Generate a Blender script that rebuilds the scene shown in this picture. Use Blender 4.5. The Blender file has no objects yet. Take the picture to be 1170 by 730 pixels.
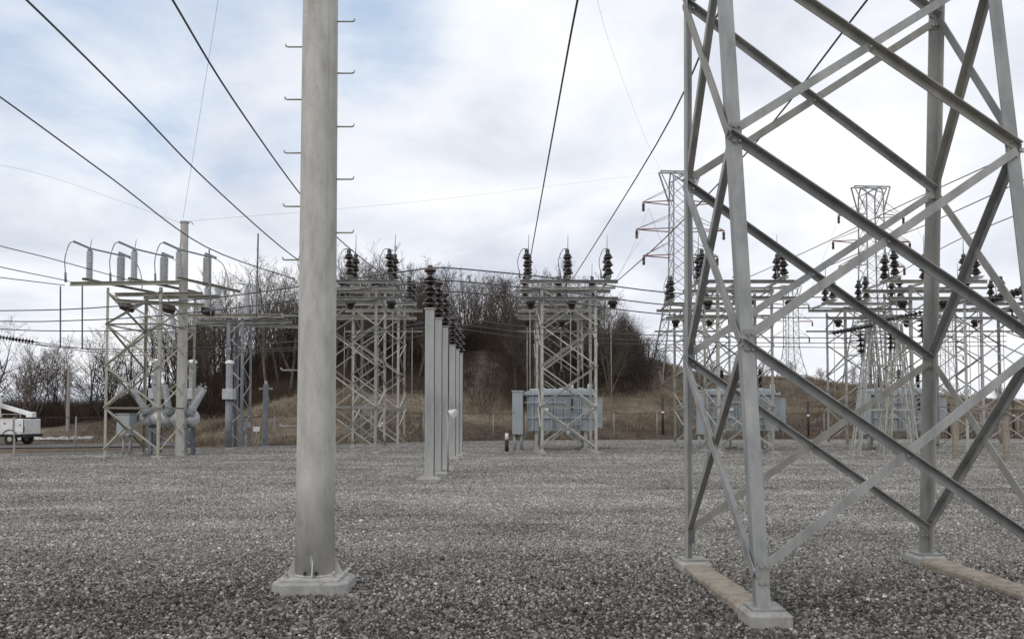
import bpy, math, random
import numpy as np
from mathutils import Vector, Matrix, Quaternion
R = math.radians
random.seed(7); rng = np.random.default_rng(7)
scene = bpy.context.scene
COL = scene.collection

# ------------------------------------------------------------------ camera
F, PX, PY, HC = 973.0, 585.0, 436.0, 1.75
PITCH = math.atan(41 / F)
cam_d = bpy.data.cameras.new('camera'); cam = bpy.data.objects.new('camera', cam_d); COL.objects.link(cam)
cam.location = (0, 0, HC); cam.rotation_euler = (R(90) + PITCH, 0, 0)
cam_d.sensor_width = 36; cam_d.lens = F / 1170 * 36; cam_d.shift_y = (PY - 365) / 1170
cam_d.clip_start = .05; cam_d.clip_end = 5000
scene.camera = cam
_c, _s = math.cos(PITCH), math.sin(PITCH)
def at(px, py, Y):
    """a photo pixel and a distance in metres -> a point of the place"""
    x = (px - PX) / F; y = (PY - py) / F
    fy = _c - y * _s; fz = _s + y * _c
    return Vector((x * Y / fy, Y, HC + fz * Y / fy))
def wire_at(*pts): return [at(*p) for p in pts]

# ------------------------------------------------------------------ materials
def new_mat(name):
    m = bpy.data.materials.new(name); m.use_nodes = True
    nt = m.node_tree; b = nt.nodes['Principled BSDF']
    return m, nt, b
def ramp(nt, stops):
    r = nt.nodes.new('ShaderNodeValToRGB'); e = r.color_ramp.elements
    while len(e) < len(stops): e.new(.5)
    for el, (p, c) in zip(e, stops): el.position = p; el.color = (*c, 1)
    return r
def noise(nt, scale, detail=4, rough=.55, coord=None, stretch=None, dist=0):
    n = nt.nodes.new('ShaderNodeTexNoise'); n.inputs['Scale'].default_value = scale
    n.inputs['Detail'].default_value = detail; n.inputs['Roughness'].default_value = rough; n.inputs['Distortion'].default_value = dist
    tc = nt.nodes.new('ShaderNodeTexCoord'); src = tc.outputs[coord or 'Object']
    if stretch:
        mp = nt.nodes.new('ShaderNodeMapping'); mp.inputs['Scale'].default_value = stretch
        nt.links.new(src, mp.inputs['Vector']); src = mp.outputs[0]
    nt.links.new(src, n.inputs['Vector'])
    return n
def mottled(name, c0, c1, scale=6, rough=.6, metal=0, stretch=None, bump=0, bscale=60, c2=None, spec=.5):
    m, nt, b = new_mat(name)
    n = noise(nt, scale, 6, .6, stretch=stretch)
    st = [(.3, c0), (.68, c1)] if c2 is None else [(.28, c0), (.5, c1), (.74, c2)]
    r = ramp(nt, st); nt.links.new(n.outputs['Fac'], r.inputs[0]); nt.links.new(r.outputs[0], b.inputs['Base Color'])
    b.inputs['Roughness'].default_value = rough; b.inputs['Metallic'].default_value = metal
    b.inputs['Specular IOR Level'].default_value = spec
    if bump:
        n2 = noise(nt, bscale, 5); bp = nt.nodes.new('ShaderNodeBump'); bp.inputs['Strength'].default_value = bump
        bp.inputs['Distance'].default_value = .02
        nt.links.new(n2.outputs['Fac'], bp.inputs['Height']); nt.links.new(bp.outputs[0], b.inputs['Normal'])
    return m
def weather(m, col, scale, lo, hi, amt, stretch=None, detail=6):
    nt = m.node_tree; b = nt.nodes['Principled BSDF']; src = b.inputs['Base Color'].links[0].from_socket
    n = noise(nt, scale, detail, .7, stretch=stretch); mr = nt.nodes.new('ShaderNodeMapRange'); mr.inputs[1].default_value = lo; mr.inputs[2].default_value = hi; mr.inputs[4].default_value = amt
    nt.links.new(n.outputs['Fac'], mr.inputs[0]); mx = nt.nodes.new('ShaderNodeMix'); mx.data_type = 'RGBA'; nt.links.new(mr.outputs[0], mx.inputs[0]); nt.links.new(src, mx.inputs[6]); mx.inputs[7].default_value = (*col, 1)
    nt.links.new(mx.outputs[2], b.inputs['Base Color'])
def per_piece(m, lo, hi, tint):
    nt = m.node_tree; b = nt.nodes['Principled BSDF']; src = b.inputs['Base Color'].links[0].from_socket; oi = nt.nodes.new('ShaderNodeObjectInfo')
    r = ramp(nt, [(0, (lo, lo, lo)), (.6, (hi, hi, hi)), (1, tint)]); nt.links.new(oi.outputs['Random'], r.inputs[0]); mx = nt.nodes.new('ShaderNodeMix'); mx.data_type = 'RGBA'; mx.blend_type = 'MULTIPLY'; mx.inputs[0].default_value = 1
    nt.links.new(src, mx.inputs[6]); nt.links.new(r.outputs[0], mx.inputs[7]); nt.links.new(mx.outputs[2], b.inputs['Base Color'])
M = {}
M['galv'] = mottled('galvanised_steel', (.19, .193, .19), (.29, .293, .288), 5, .55, .2, stretch=(1, 1, .35), c2=(.38, .378, .36))
M['galv_bay'] = mottled('weathered_steel', (.27, .265, .245), (.47, .46, .43), 3, .6, .05)
M['galv_tan'] = mottled('tan_weathered_steel', (.25, .24, .2), (.42, .4, .33), 2.5, .65, .05)
M['galv_blue'] = mottled('blue_grey_steel', (.13, .145, .16), (.25, .27, .29), 3, .55, .1)
M['pole'] = mottled('pole_steel', (.33, .315, .28), (.44, .43, .40), 4.5, .8, 0, stretch=(1.6, 1.6, .45), bump=.12, bscale=35, c2=(.55, .53, .485), spec=.12)
M['post_steel'] = mottled('post_steel', (.23, .24, .24), (.35, .355, .345), 1.6, .65, .1, stretch=(2, 2, .4), c2=(.42, .415, .39))
M['concrete'] = mottled('pale_concrete', (.24, .235, .22), (.40, .39, .37), 5, .9, bump=.3, bscale=70)
M['concrete_tan'] = mottled('tan_concrete', (.19, .16, .12), (.28, .242, .19), 7, .92, bump=.5, bscale=60, c2=(.37, .33, .27))
M['porcelain'] = mottled('brown_black_porcelain', (.012, .009, .008), (.03, .02, .016), 8, .25)
M['porcelain_red'] = mottled('red_brown_porcelain', (.03, .013, .011), (.065, .03, .024), 8, .3)
M['porcelain_grey'] = mottled('grey_porcelain', (.36, .37, .38), (.5, .51, .52), 6, .35)
M['conductor'] = mottled('dark_aluminium_cable', (.045, .045, .048), (.09, .09, .095), 12, .6)
M['wire_red'] = mottled('brown_cable', (.07, .045, .04), (.12, .085, .075), 10, .65)
M['thin'] = mottled('grey_wire', (.3, .3, .31), (.42, .42, .43), 10, .6)
M['tank'] = mottled('blue_grey_paint', (.25, .28, .30), (.33, .36, .385), 1.4, .5, c2=(.40, .43, .45))
M['tank_rim'] = mottled('pale_blue_grey_paint', (.33, .37, .40), (.43, .47, .5), 3, .5)
M['cab'] = mottled('cabinet_paint', (.30, .33, .35), (.38, .405, .425), 1.5, .45)
M['white'] = mottled('white_paint', (.66, .66, .65), (.8, .8, .79), 3, .45)
M['black'] = mottled('black_paint', (.012, .012, .012), (.03, .03, .03), 8, .6)
M['rubber'] = mottled('tyre_rubber', (.015, .015, .015), (.03, .03, .03), 9, .9)
M['glass'] = mottled('dark_glass', (.02, .025, .03), (.04, .045, .05), 2, .08)
M['rust'] = mottled('rusty_steel', (.2, .075, .06), (.3, .14, .12), 3, .75)
M['rust_grey'] = mottled('faded_steel', (.22, .225, .23), (.33, .335, .34), 2, .6)
M['wood'] = mottled('grey_wood', (.2, .19, .165), (.36, .345, .31), 5, .85, stretch=(3, 3, .3))
M['bark'] = mottled('grey_brown_bark', (.05, .042, .036), (.115, .098, .084), 3, .95, spec=.1)
M['bark_pale'] = mottled('pale_bark', (.09, .075, .062), (.17, .145, .12), 3, .95, spec=.1)
M['bark_red'] = mottled('reddish_bark', (.05, .034, .028), (.1, .068, .055), 3, .95, spec=.1)
M['brush'] = mottled('dry_brush', (.03, .022, .018), (.075, .056, .044), .25, .95, spec=.05, c2=(.14, .105, .078))
M['grass'] = mottled('dry_grass', (.085, .067, .05), (.2, .163, .118), .3, .95, spec=.05, c2=(.42, .355, .265))
M['ridge'] = mottled('haze_blue_ridge', (.11, .13, .17), (.16, .185, .23), .05, 1, spec=0)  # blue of the distant haze is mixed into the ridge colour
M['snow'] = mottled('dirty_snow', (.3, .29, .28), (.5, .5, .5), 2, .8)
M['yellow'] = mottled('faded_yellow_paint', (.35, .3, .12), (.45, .4, .2), 5, .7)

weather(M['galv'], (.17, .12, .08), 9, .62, .8, .75, (1, 1, .3)); weather(M['galv'], (.5, .5, .48), 30, .58, .8, .5); weather(M['galv'], (.13, .125, .11), 55, .6, .78, .45)
weather(M['pole'], (.34, .27, .19), 5, .58, .85, .5, (3, 3, .22)); weather(M['pole'], (.56, .55, .52), 9, .56, .75, .5, (3, 3, .35)); weather(M['pole'], (.2, .185, .155), 22, .56, .74, .5, (1, 1, .6)); weather(M['pole'], (.6, .59, .56), 60, .6, .75, .4)
weather(M['concrete'], (.12, .11, .095), 6, .5, .72, .7); weather(M['concrete'], (.5, .49, .46), 25, .6, .75, .5)
weather(M['concrete_tan'], (.08, .072, .06), 9, .52, .72, .7); weather(M['concrete_tan'], (.34, .31, .26), 3, .55, .7, .6)
weather(M['tank'], (.16, .17, .17), 4, .55, .8, .6, (3, 3, .3)); weather(M['cab'], (.2, .21, .21), 4, .58, .8, .5, (3, 3, .3)); weather(M['galv_bay'], (.18, .14, .1), 4, .6, .8, .5)
weather(M['post_steel'], (.3, .25, .18), 3, .58, .8, .5, (2, 2, .3))
per_piece(M['galv'], .74, 1.1, (.9, .85, .76)); per_piece(M['galv_bay'], .66, 1.06, (.95, .91, .83)); per_piece(M['bark'], .75, 1.25, (1.3, 1.2, 1.1)); per_piece(M['tank'], .88, 1.06, (1, 1, .97))
# gravel: stones coloured one by one, and the far bed between and beyond them
m, nt, b = new_mat('gravel_stone'); M['stone'] = m
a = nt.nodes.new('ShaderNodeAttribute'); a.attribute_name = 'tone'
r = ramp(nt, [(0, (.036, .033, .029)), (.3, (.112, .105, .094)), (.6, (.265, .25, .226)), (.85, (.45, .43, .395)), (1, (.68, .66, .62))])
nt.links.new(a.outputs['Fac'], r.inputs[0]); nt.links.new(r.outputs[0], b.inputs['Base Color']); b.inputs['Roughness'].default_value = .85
b.inputs['Specular IOR Level'].default_value = .25
m, nt, b = new_mat('gravel_bed'); M['gravel'] = m
tc = nt.nodes.new('ShaderNodeTexCoord')
def gravel_cells(scale):
    v = nt.nodes.new('ShaderNodeTexVoronoi'); v.inputs['Scale'].default_value = scale; nt.links.new(tc.outputs['Object'], v.inputs['Vector'])
    sep = nt.nodes.new('ShaderNodeSeparateColor'); nt.links.new(v.outputs['Color'], sep.inputs[0])
    return v, sep
v1, s1 = gravel_cells(22); v2, s2 = gravel_cells(9)
big = noise(nt, .35, 5, .6, stretch=(.45, 1, 1)); mid = noise(nt, 3.2, 4, .65)
def math_node(op, a_, b_):
    n = nt.nodes.new('ShaderNodeMath'); n.operation = op
    for i, x in enumerate((a_, b_)):
        if isinstance(x, (int, float)): n.inputs[i].default_value = x
        else: nt.links.new(x, n.inputs[i])
    return n.outputs[0]
t1 = math_node('MULTIPLY', s1.outputs[0], .5); t2 = math_node('MULTIPLY', s2.outputs[1], .22)
t3 = math_node('MULTIPLY', big.outputs['Fac'], .55); t4 = math_node('MULTIPLY', mid.outputs['Fac'], .35)
tot = math_node('ADD', math_node('ADD', t1, t2), math_node('ADD', t3, t4))
tot = math_node('MULTIPLY', tot, .62)
r = ramp(nt, [(.12, (.09, .083, .073)), (.4, (.21, .198, .178)), (.62, (.335, .318, .29)), (.88, (.47, .45, .42))])
nt.links.new(tot, r.inputs[0]); nt.links.new(r.outputs[0], b.inputs['Base Color']); b.inputs['Roughness'].default_value = .9
b.inputs['Specular IOR Level'].default_value = .2
bp = nt.nodes.new('ShaderNodeBump'); bp.inputs['Strength'].default_value = .8; bp.inputs['Distance'].default_value = .03
nt.links.new(math_node('SUBTRACT', 1.0, v1.outputs['Distance']), bp.inputs['Height']); nt.links.new(bp.outputs[0], b.inputs['Normal'])

# hillside
m, nt, b = new_mat('hillside_soil'); M['hill'] = m
n1 = noise(nt, .09, 6, .65, stretch=(.6, 1, 1)); n2 = noise(nt, 1.1, 5, .7)
t = math_node('ADD', math_node('MULTIPLY', n1.outputs['Fac'], .6), math_node('MULTIPLY', n2.outputs['Fac'], .4))
r = ramp(nt, [(.34, (.05, .04, .032)), (.45, (.10, .08, .062)), (.55, (.175, .142, .107)), (.68, (.31, .262, .195))])
nt.links.new(t, r.inputs[0]); b.inputs['Roughness'].default_value = 1; b.inputs['Specular IOR Level'].default_value = .05
lit = ramp(nt, [(.3, (.022, .017, .014)), (.55, (.05, .038, .03)), (.75, (.085, .066, .05))]); nt.links.new(n2.outputs['Fac'], lit.inputs[0])
at_n = nt.nodes.new('ShaderNodeAttribute'); at_n.attribute_name = 'litter'; mx = nt.nodes.new('ShaderNodeMix'); mx.data_type = 'RGBA'
nt.links.new(at_n.outputs['Fac'], mx.inputs[0]); nt.links.new(r.outputs[0], mx.inputs[6]); nt.links.new(lit.outputs[0], mx.inputs[7]); 
rub = ramp(nt, [(.3, (.05, .046, .04)), (.5, (.12, .113, .102)), (.7, (.27, .258, .24))]); n3 = noise(nt, 2.6, 5, .75); nt.links.new(n3.outputs['Fac'], rub.inputs[0])
at_t = nt.nodes.new('ShaderNodeAttribute'); at_t.attribute_name = 'rubble'; n4 = noise(nt, .9, 5, .7)
mr_ = nt.nodes.new('ShaderNodeMapRange'); mr_.inputs[1].default_value = .66; mr_.inputs[2].default_value = .98; nt.links.new(math_node('ADD', math_node('MULTIPLY', at_t.outputs['Fac'], .6), math_node('MULTIPLY', n4.outputs['Fac'], .55)), mr_.inputs[0])
mx2 = nt.nodes.new('ShaderNodeMix'); mx2.data_type = 'RGBA'; nt.links.new(mr_.outputs[0], mx2.inputs[0]); nt.links.new(mx.outputs[2], mx2.inputs[6]); nt.links.new(rub.outputs[0], mx2.inputs[7])
nt.links.new(mx2.outputs[2], b.inputs['Base Color'])
M['trail'] = mottled('grey_rubble', (.07, .064, .056), (.17, .16, .145), 1.2, .95, bump=.8, bscale=2)
M['road'] = mottled('wet_gravel_road', (.075, .068, .062), (.135, .126, .118), .6, .9, stretch=(.5, 1, 1))

# ------------------------------------------------------------------ mesh builder
class MB:
    def __init__(s): s.v = []; s.f = []; s.sm = []
    def add(s, vs, fs, smooth=False):
        o = len(s.v); s.v += [tuple(x) for x in vs]; s.f += [tuple(i + o for i in f) for f in fs]; s.sm += [smooth] * len(fs); return s
    def box(s, c, size, rz=0, bev=0):
        x, y, z = (k / 2 for k in size); q = Matrix.Rotation(rz, 3, 'Z'); c = Vector(c)
        if bev:
            e = bev; pts = []
            for zz, k in ((-z, 0), (z - e, 0), (z, e)):
                for sx, sy in ((-1, -1), (1, -1), (1, 1), (-1, 1)):
                    for cx, cy in (((x - e - k), y - k), ((x - k), y - e - k)) if sx * sy < 0 else (((x - k), y - e - k), ((x - e - k), y - k)):
                        pts.append(c + q @ Vector((sx * cx, sy * cy, zz)))
            # order each ring by angle so that the faces stay simple
            out = []
            for k in range(3):
                ring = pts[k * 8:(k + 1) * 8]; ring.sort(key=lambda p: math.atan2((q.transposed() @ (p - c)).y / y, (q.transposed() @ (p - c)).x / x)); out += ring
            fs = [tuple(range(7, -1, -1)), tuple(range(16, 24))]
            for k in range(2):
                for i in range(8): j = (i + 1) % 8; fs.append((k * 8 + i, k * 8 + j, k * 8 + 8 + j, k * 8 + 8 + i))
            return s.add(out, fs)
        vs = [c + q @ Vector((sx * x, sy * y, sz * z)) for sz in (-1, 1) for sx, sy in ((-1, -1), (1, -1), (1, 1), (-1, 1))]
        return s.add(vs, [(3, 2, 1, 0), (4, 5, 6, 7), (0, 1, 5, 4), (1, 2, 6, 5), (2, 3, 7, 6), (3, 0, 4, 7)])
    def frame(s, p, q, hint=(0, 0, 1)):
        d = (Vector(q) - Vector(p)).normalized(); h = Vector(hint)
        if abs(d.dot(h)) > .98: h = Vector((0, 1, 0))
        u = d.cross(h).normalized(); return d, u, u.cross(d).normalized()
    def prism(s, p, q, prof, u, v, smooth=False):
        p, q = Vector(p), Vector(q); n = len(prof)
        vs = [p + u * a + v * b for a, b in prof] + [q + u * a + v * b for a, b in prof]
        return s.add(vs, [tuple(range(n)), tuple(range(2 * n - 1, n - 1, -1))] + [(i, i + n, (i + 1) % n + n, (i + 1) % n) for i in range(n)], smooth)
    def bar(s, p, q, w, h=None, hint=(0, 0, 1)):
        h = h or w; d, u, v = s.frame(p, q, hint)
        return s.prism(p, q, [(-w / 2, -h / 2), (-w / 2, h / 2), (w / 2, h / 2), (w / 2, -h / 2)], u, v)
    def angle(s, p, q, u, v, a, t, a2=None):
        """an L section: one flange along u, one along v"""
        d = (Vector(q) - Vector(p)).normalized(); u = Vector(u); v = Vector(v)
        u = (u - d * u.dot(d)).normalized(); v = (v - d * v.dot(d)); v = (v - u * v.dot(u)).normalized(); a2 = a2 or a
        return s.prism(p, q, [(0, 0), (a, 0), (a, t), (t, t), (t, a2), (0, a2)], u, v)
    def channel(s, p, q, w, h, t, hint=(0, 0, 1)):
        d, u, v = s.frame(p, q, hint); x, y = w / 2, h / 2
        return s.prism(p, q, [(-x, -y), (x, -y), (x, -y + t), (-x + t, -y + t), (-x + t, y - t), (x, y - t), (x, y), (-x, y)], u, v)
    def ibeam(s, p, q, w, h, t, hint=(0, 0, 1)):
        d, u, v = s.frame(p, q, hint); x, y = w / 2, h / 2; k = t / 2
        return s.prism(p, q, [(-x, -y), (x, -y), (x, -y + t), (k, -y + t), (k, y - t), (x, y - t), (x, y), (-x, y), (-x, y - t), (-k, y - t), (-k, -y + t), (-x, -y + t)], u, v)
    def cyl(s, p, q, r0, r1=None, n=10, smooth=True):
        r1 = r0 if r1 is None else r1; d, u, v = s.frame(p, q); p, q = Vector(p), Vector(q)
        cs = [(math.cos(2 * math.pi * i / n), math.sin(2 * math.pi * i / n)) for i in range(n)]
        o = len(s.v)
        vs = [p + (u * a + v * b) * r0 for a, b in cs] + [q + (u * a + v * b) * r1 for a, b in cs]
        s.add(vs, [(i, i + n, (i + 1) % n + n, (i + 1) % n) for i in range(n)], smooth)
        s.f += [tuple(range(o, o + n)), tuple(range(o + 2 * n - 1, o + n - 1, -1))]; s.sm += [False, False]
        return s
    def tube(s, pts, r, n=6):
        pts = [Vector(p) for p in pts]; o = len(s.v)
        for k, p in enumerate(pts):
            d = (pts[min(k + 1, len(pts) - 1)] - pts[max(k - 1, 0)]).normalized()
            h = Vector((0, 0, 1)) if abs(d.z) < .95 else Vector((1, 0, 0))
            u = d.cross(h).normalized(); v = u.cross(d)
            rr = r[k] if isinstance(r, (list, tuple)) else r
            s.v += [tuple(p + (u * math.cos(2 * math.pi * i / n) + v * math.sin(2 * math.pi * i / n)) * rr) for i in range(n)]
        for k in range(len(pts) - 1):
            for i in range(n):
                j = (i + 1) % n; a = o + k * n; s.f.append((a + i, a + n + i, a + n + j, a + j)); s.sm.append(True)
        s.f += [tuple(range(o, o + n)), tuple(range(len(s.v) - 1, len(s.v) - n - 1, -1))]; s.sm += [False] * 2
        return s
    def lathe(s, prof, base=(0, 0, 0), axis=(0, 0, 1), n=12):
        """prof: (radius, height) pairs up an axis"""
        ax = Vector(axis).normalized(); d, u, v = s.frame((0, 0, 0), ax); base = Vector(base); o = len(s.v)
        for r, h in prof:
            s.v += [tuple(base + ax * h + (u * math.cos(2 * math.pi * i / n) + v * math.sin(2 * math.pi * i / n)) * max(r, .001)) for i in range(n)]
        for k in range(len(prof) - 1):
            for i in range(n):
                j = (i + 1) % n; a = o + k * n; s.f.append((a + i, a + n + i, a + n + j, a + j)); s.sm.append(False)
        s.f += [tuple(range(o, o + n)), tuple(range(len(s.v) - 1, len(s.v) - n - 1, -1))]; s.sm += [False] * 2
        return s
    def build(s, name, mat, parent=None):
        me = bpy.data.meshes.new(name); me.from_pydata(s.v, [], s.f); me.materials.append(M[mat] if isinstance(mat, str) else mat)
        me.polygons.foreach_set('use_smooth', s.sm); me.update()
        import bmesh
        if len(s.v) < 60000:
            bm = bmesh.new(); bm.from_mesh(me); bmesh.ops.recalc_face_normals(bm, faces=bm.faces); bm.to_mesh(me); bm.free()
        o = bpy.data.objects.new(name, me); COL.objects.link(o)
        if parent: o.parent = parent
        return o

def tag(o, label, cat, group=None):
    o['label'] = label; o['category'] = cat
    if group: o['group'] = group
    return o
def structure(o): o['kind'] = 'structure'; return o
def stuff(o): o['kind'] = 'stuff'; return o
def thing(name, label, cat, loc=(0, 0, 0), rz=0, group=None):
    o = bpy.data.objects.new(name, None); o.empty_display_size = .2; COL.objects.link(o)
    o.location = loc; o.rotation_euler = (0, 0, rz); return tag(o, label, cat, group)
def dup(root, loc, rz, label, group=None, skip=()):
    r = root.copy(); COL.objects.link(r); r.location = loc; r.rotation_euler = (0, 0, rz); r['label'] = label
    if group: r['group'] = group
    for ch in root.children:
        c = ch.copy(); COL.objects.link(c); c.parent = r
        for g in ch.children:
            d = g.copy(); COL.objects.link(d); d.parent = c
    return r
def smooth_path(pts, sub=6):
    P = [Vector(p) for p in pts]
    if len(P) < 3: return [P[0].lerp(P[1], i / 12) for i in range(13)]
    out = []
    for i in range(len(P) - 1):
        p0, p1, p2, p3 = P[max(i - 1, 0)], P[i], P[i + 1], P[min(i + 2, len(P) - 1)]
        for k in range(sub):
            t = k / sub
            out.append(.5 * ((2 * p1) + (p2 - p0) * t + (2 * p0 - 5 * p1 + 4 * p2 - p3) * t * t + (3 * p1 - p0 - 3 * p2 + p3) * t ** 3))
    return out + [P[-1]]
def hang(a, b, sag, n=24):
    a, b = Vector(a), Vector(b); return [a.lerp(b, i / n) - Vector((0, 0, sag * 4 * (i / n) * (1 - i / n))) for i in range(n + 1)]

# ------------------------------------------------------------------ sky and light
SUN_EL, SUN_AZ = R(42), R(215)       # azimuth measured clockwise from +Y: behind the camera, to the left
w = bpy.data.worlds.new('World'); scene.world = w; w.use_nodes = True; nt = w.node_tree
bg = nt.nodes['Background']; bg.inputs['Strength'].default_value = .1
sky = nt.nodes.new('ShaderNodeTexSky'); sky.sky_type = 'NISHITA'; sky.sun_disc = False; sky.sun_elevation = SUN_EL; sky.sun_rotation = SUN_AZ
sky.dust_density = 2.0; sky.air_density = 1.0
tc = nt.nodes.new('ShaderNodeTexCoord'); sep = nt.nodes.new('ShaderNodeSeparateXYZ'); nt.links.new(tc.outputs['Generated'], sep.inputs[0])
zz = math_node('ADD', math_node('MAXIMUM', sep.outputs[2], 0), .28)
comb = nt.nodes.new('ShaderNodeCombineXYZ')
nt.links.new(math_node('DIVIDE', sep.outputs[0], zz), comb.inputs[0]); nt.links.new(math_node('DIVIDE', sep.outputs[1], zz), comb.inputs[1])
def wnoise(scale, detail, rough, off, dist=0.0):
    mp = nt.nodes.new('ShaderNodeMapping'); mp.inputs['Location'].default_value = off; nt.links.new(comb.outputs[0], mp.inputs['Vector'])
    n = nt.nodes.new('ShaderNodeTexNoise'); n.inputs['Scale'].default_value = scale; n.inputs['Detail'].default_value = detail
    n.inputs['Roughness'].default_value = rough; n.inputs['Distortion'].default_value = dist; nt.links.new(mp.outputs[0], n.inputs['Vector']); return n.outputs['Fac']
def toward(px, py, width):
    d = (at(px, py, 100) - Vector((0, 0, HC))).normalized()
    vm = nt.nodes.new('ShaderNodeVectorMath'); vm.operation = 'DOT_PRODUCT'; nt.links.new(tc.outputs['Generated'], vm.inputs[0]); vm.inputs[1].default_value = d
    mr = nt.nodes.new('ShaderNodeMapRange'); mr.interpolation_type = 'SMOOTHSTEP'; nt.links.new(vm.outputs['Value'], mr.inputs[0])
    mr.inputs[1].default_value = math.cos(R(width)); mr.inputs[2].default_value = 1; return mr.outputs[0]
gap = math_node('MAXIMUM', math_node('MULTIPLY', toward(430, 5, 9), .33), math_node('MULTIPLY', toward(140, 45, 16), .31))
openness = math_node('ADD', math_node('MULTIPLY', wnoise(3.4, 7, .56, (3.1, 1.7, 0), .25), .62), gap)
mr = nt.nodes.new('ShaderNodeMapRange'); mr.interpolation_type = 'SMOOTHSTEP'; nt.links.new(openness, mr.inputs[0]); mr.inputs[1].default_value = .42; mr.inputs[2].default_value = .86
cl = ramp(nt, [(.32, (7.0, 7.45, 8.45)), (.47, (8.7, 9.0, 9.7)), (.62, (10.3, 10.45, 10.7))])
nt.links.new(wnoise(2.3, 7, .52, (8.2, 4.6, 0), .3), cl.inputs[0])
mix = nt.nodes.new('ShaderNodeMix'); mix.data_type = 'RGBA'
skyb = nt.nodes.new('ShaderNodeMix'); skyb.data_type = 'RGBA'; skyb.inputs[0].default_value = .55
nt.links.new(sky.outputs[0], skyb.inputs[6]); skyb.inputs[7].default_value = (5.2, 7.6, 10.8, 1)
nt.links.new(mr.outputs[0], mix.inputs[0]); nt.links.new(cl.outputs[0], mix.inputs[6]); nt.links.new(skyb.outputs[2], mix.inputs[7])
nt.links.new(mix.outputs[2], bg.inputs['Color'])
sd = bpy.data.lights.new('sun', 'SUN'); sd.energy = .9; sd.angle = R(30); sd.color = (1, .96, .9)
sun = bpy.data.objects.new('sun', sd); COL.objects.link(sun)
sv = Vector((math.sin(SUN_AZ) * math.cos(SUN_EL), math.cos(SUN_AZ) * math.cos(SUN_EL), math.sin(SUN_EL)))
sun.rotation_euler = (-sv).to_track_quat('-Z', 'Y').to_euler()
vs_ = scene.view_settings; vs_.view_transform = 'Standard'; vs_.look = 'None'; vs_.gamma = 1; vs_.exposure = 0
try: vs_.use_curve_mapping = False
except Exception: pass
scene.cycles.max_bounces = 5; scene.cycles.diffuse_bounces = 3

# ------------------------------------------------------------------ terrain
EDGE = [(-400, 34), (-60, 34.5), (-22, 37.5), (-14.2, 48), (-6, 56.5), (1, 60.5), (14, 62.5), (45, 65), (400, 80)]
def edge_y(X): return float(np.interp(X, *zip(*EDGE)))
CREST_PX = [(-1500, 462), (-300, 463), (0, 465), (110, 464), (200, 456), (250, 440), (340, 406), (450, 387), (560, 387), (640, 390), (700, 402), (745, 413), (800, 424), (860, 431), (920, 433), (1000, 444), (1080, 453), (1170, 461), (1500, 466), (3000, 468)]
_cx = [(p - PX) / F * 100 for p, y in CREST_PX]; _ch = [HC + (477 - y) / F * 100 for p, y in CREST_PX]
def sstep(t): t = min(max(t, 0), 1); return t * t * (3 - 2 * t)
def hill_h(X, Y):
    e = edge_y(X) + 1.5 + 24 * sstep((-12 - X) / 14); t = (Y - e) / max(100 - e, 25)
    h = float(np.interp(X, _cx, _ch))
    s = .55 * sstep(t) + .45 * min(max(t, 0), 1)
    z = h * s
    if Y > 108: z -= (Y - 108) * .035
    k = min(max(t * 8, 0), 1)
    z += k * (.28 * math.sin(X * .31 + Y * .17) * math.sin(Y * .23 - X * .11) + .16 * math.sin(X * .9 + 1.3 * math.sin(Y * .5)) * math.sin(Y * .75))
    return z if Y > e else (-.06 if X > -12 else -.05)
xs = np.concatenate([np.linspace(-420, -75, 16), np.arange(-72, 90, 1.5), np.linspace(92, 420, 18)])
ys = np.concatenate([np.linspace(-60, 30, 5), np.arange(33, 125, 1.5), np.linspace(130, 700, 12)])
mb = MB(); nx, ny = len(xs), len(ys)
mb.add([(x, y, hill_h(x, y)) for y in ys for x in xs], [(j * nx + i, j * nx + i + 1, (j + 1) * nx + i + 1, (j + 1) * nx + i) for j in range(ny - 1) for i in range(nx - 1)], True)
hs = structure(mb.build('hillside', 'hill'))
def litter(x, y):
    px = PX + x / max(y, 1) * F; j = 7 * math.sin(x * .6) + 5 * math.sin(y * .9 + x * .3)
    bank = .75 * sstep((edge_y(x) + 11 + .3 * j - y) / 5) if x > -16 else 0
    return bank if bank > .02 and y < edge_y(x) + 12 else sstep((y - 70 - 7 * sstep((px - 610) / 80) - .12 * j) / 3) * sstep((756 + j - px) / 25) * sstep((px + 60) / 60) * (0 if y > 135 else 1)
def rubble(x, y):
    c = np.interp(y, (66, 72, 80, 88, 94), (-5.2, -4.4, -2.9, -3.3, -4.2)); return max(0, 1 - abs(x - c) / 2.6) * sstep((y - 67) / 4) * sstep((96 - y) / 6)
ra = hs.data.attributes.new('rubble', 'FLOAT', 'POINT'); ra.data.foreach_set('value', [rubble(x, y) for y in ys for x in xs])
la = hs.data.attributes.new('litter', 'FLOAT', 'POINT'); la.data.foreach_set('value', [litter(x, y) for y in ys for x in xs])
# the yard: one flat sheet of gravel up to its kerb
mb = MB(); ex = [-60, -22, -14.2, -6, 1, 14, 45, 90]
top = [(x, edge_y(x), 0) for x in ex]
mb.add([(-60, -40, 0)] + [(90, -40, 0)] + top[::-1], [tuple(range(len(top) + 2))])
structure(mb.build('gravel_yard', 'gravel'))
for k in range(len(ex) - 1):
    pass
mb = MB()
pts = [Vector((x, edge_y(x) + .1, .04)) for x in ex]
o = len(mb.v)
for p in pts:
    mb.v += [(p.x, p.y - .15, -.05), (p.x, p.y - .15, .14), (p.x, p.y + .15, .14), (p.x, p.y + .15, -.05)]
for k in range(len(pts) - 1):
    for i in range(3): a = 4 * k + i; mb.f.append((a, a + 4, a + 5, a + 1)); mb.sm.append(False)
structure(mb.build('concrete_kerb', 'concrete'))
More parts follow.
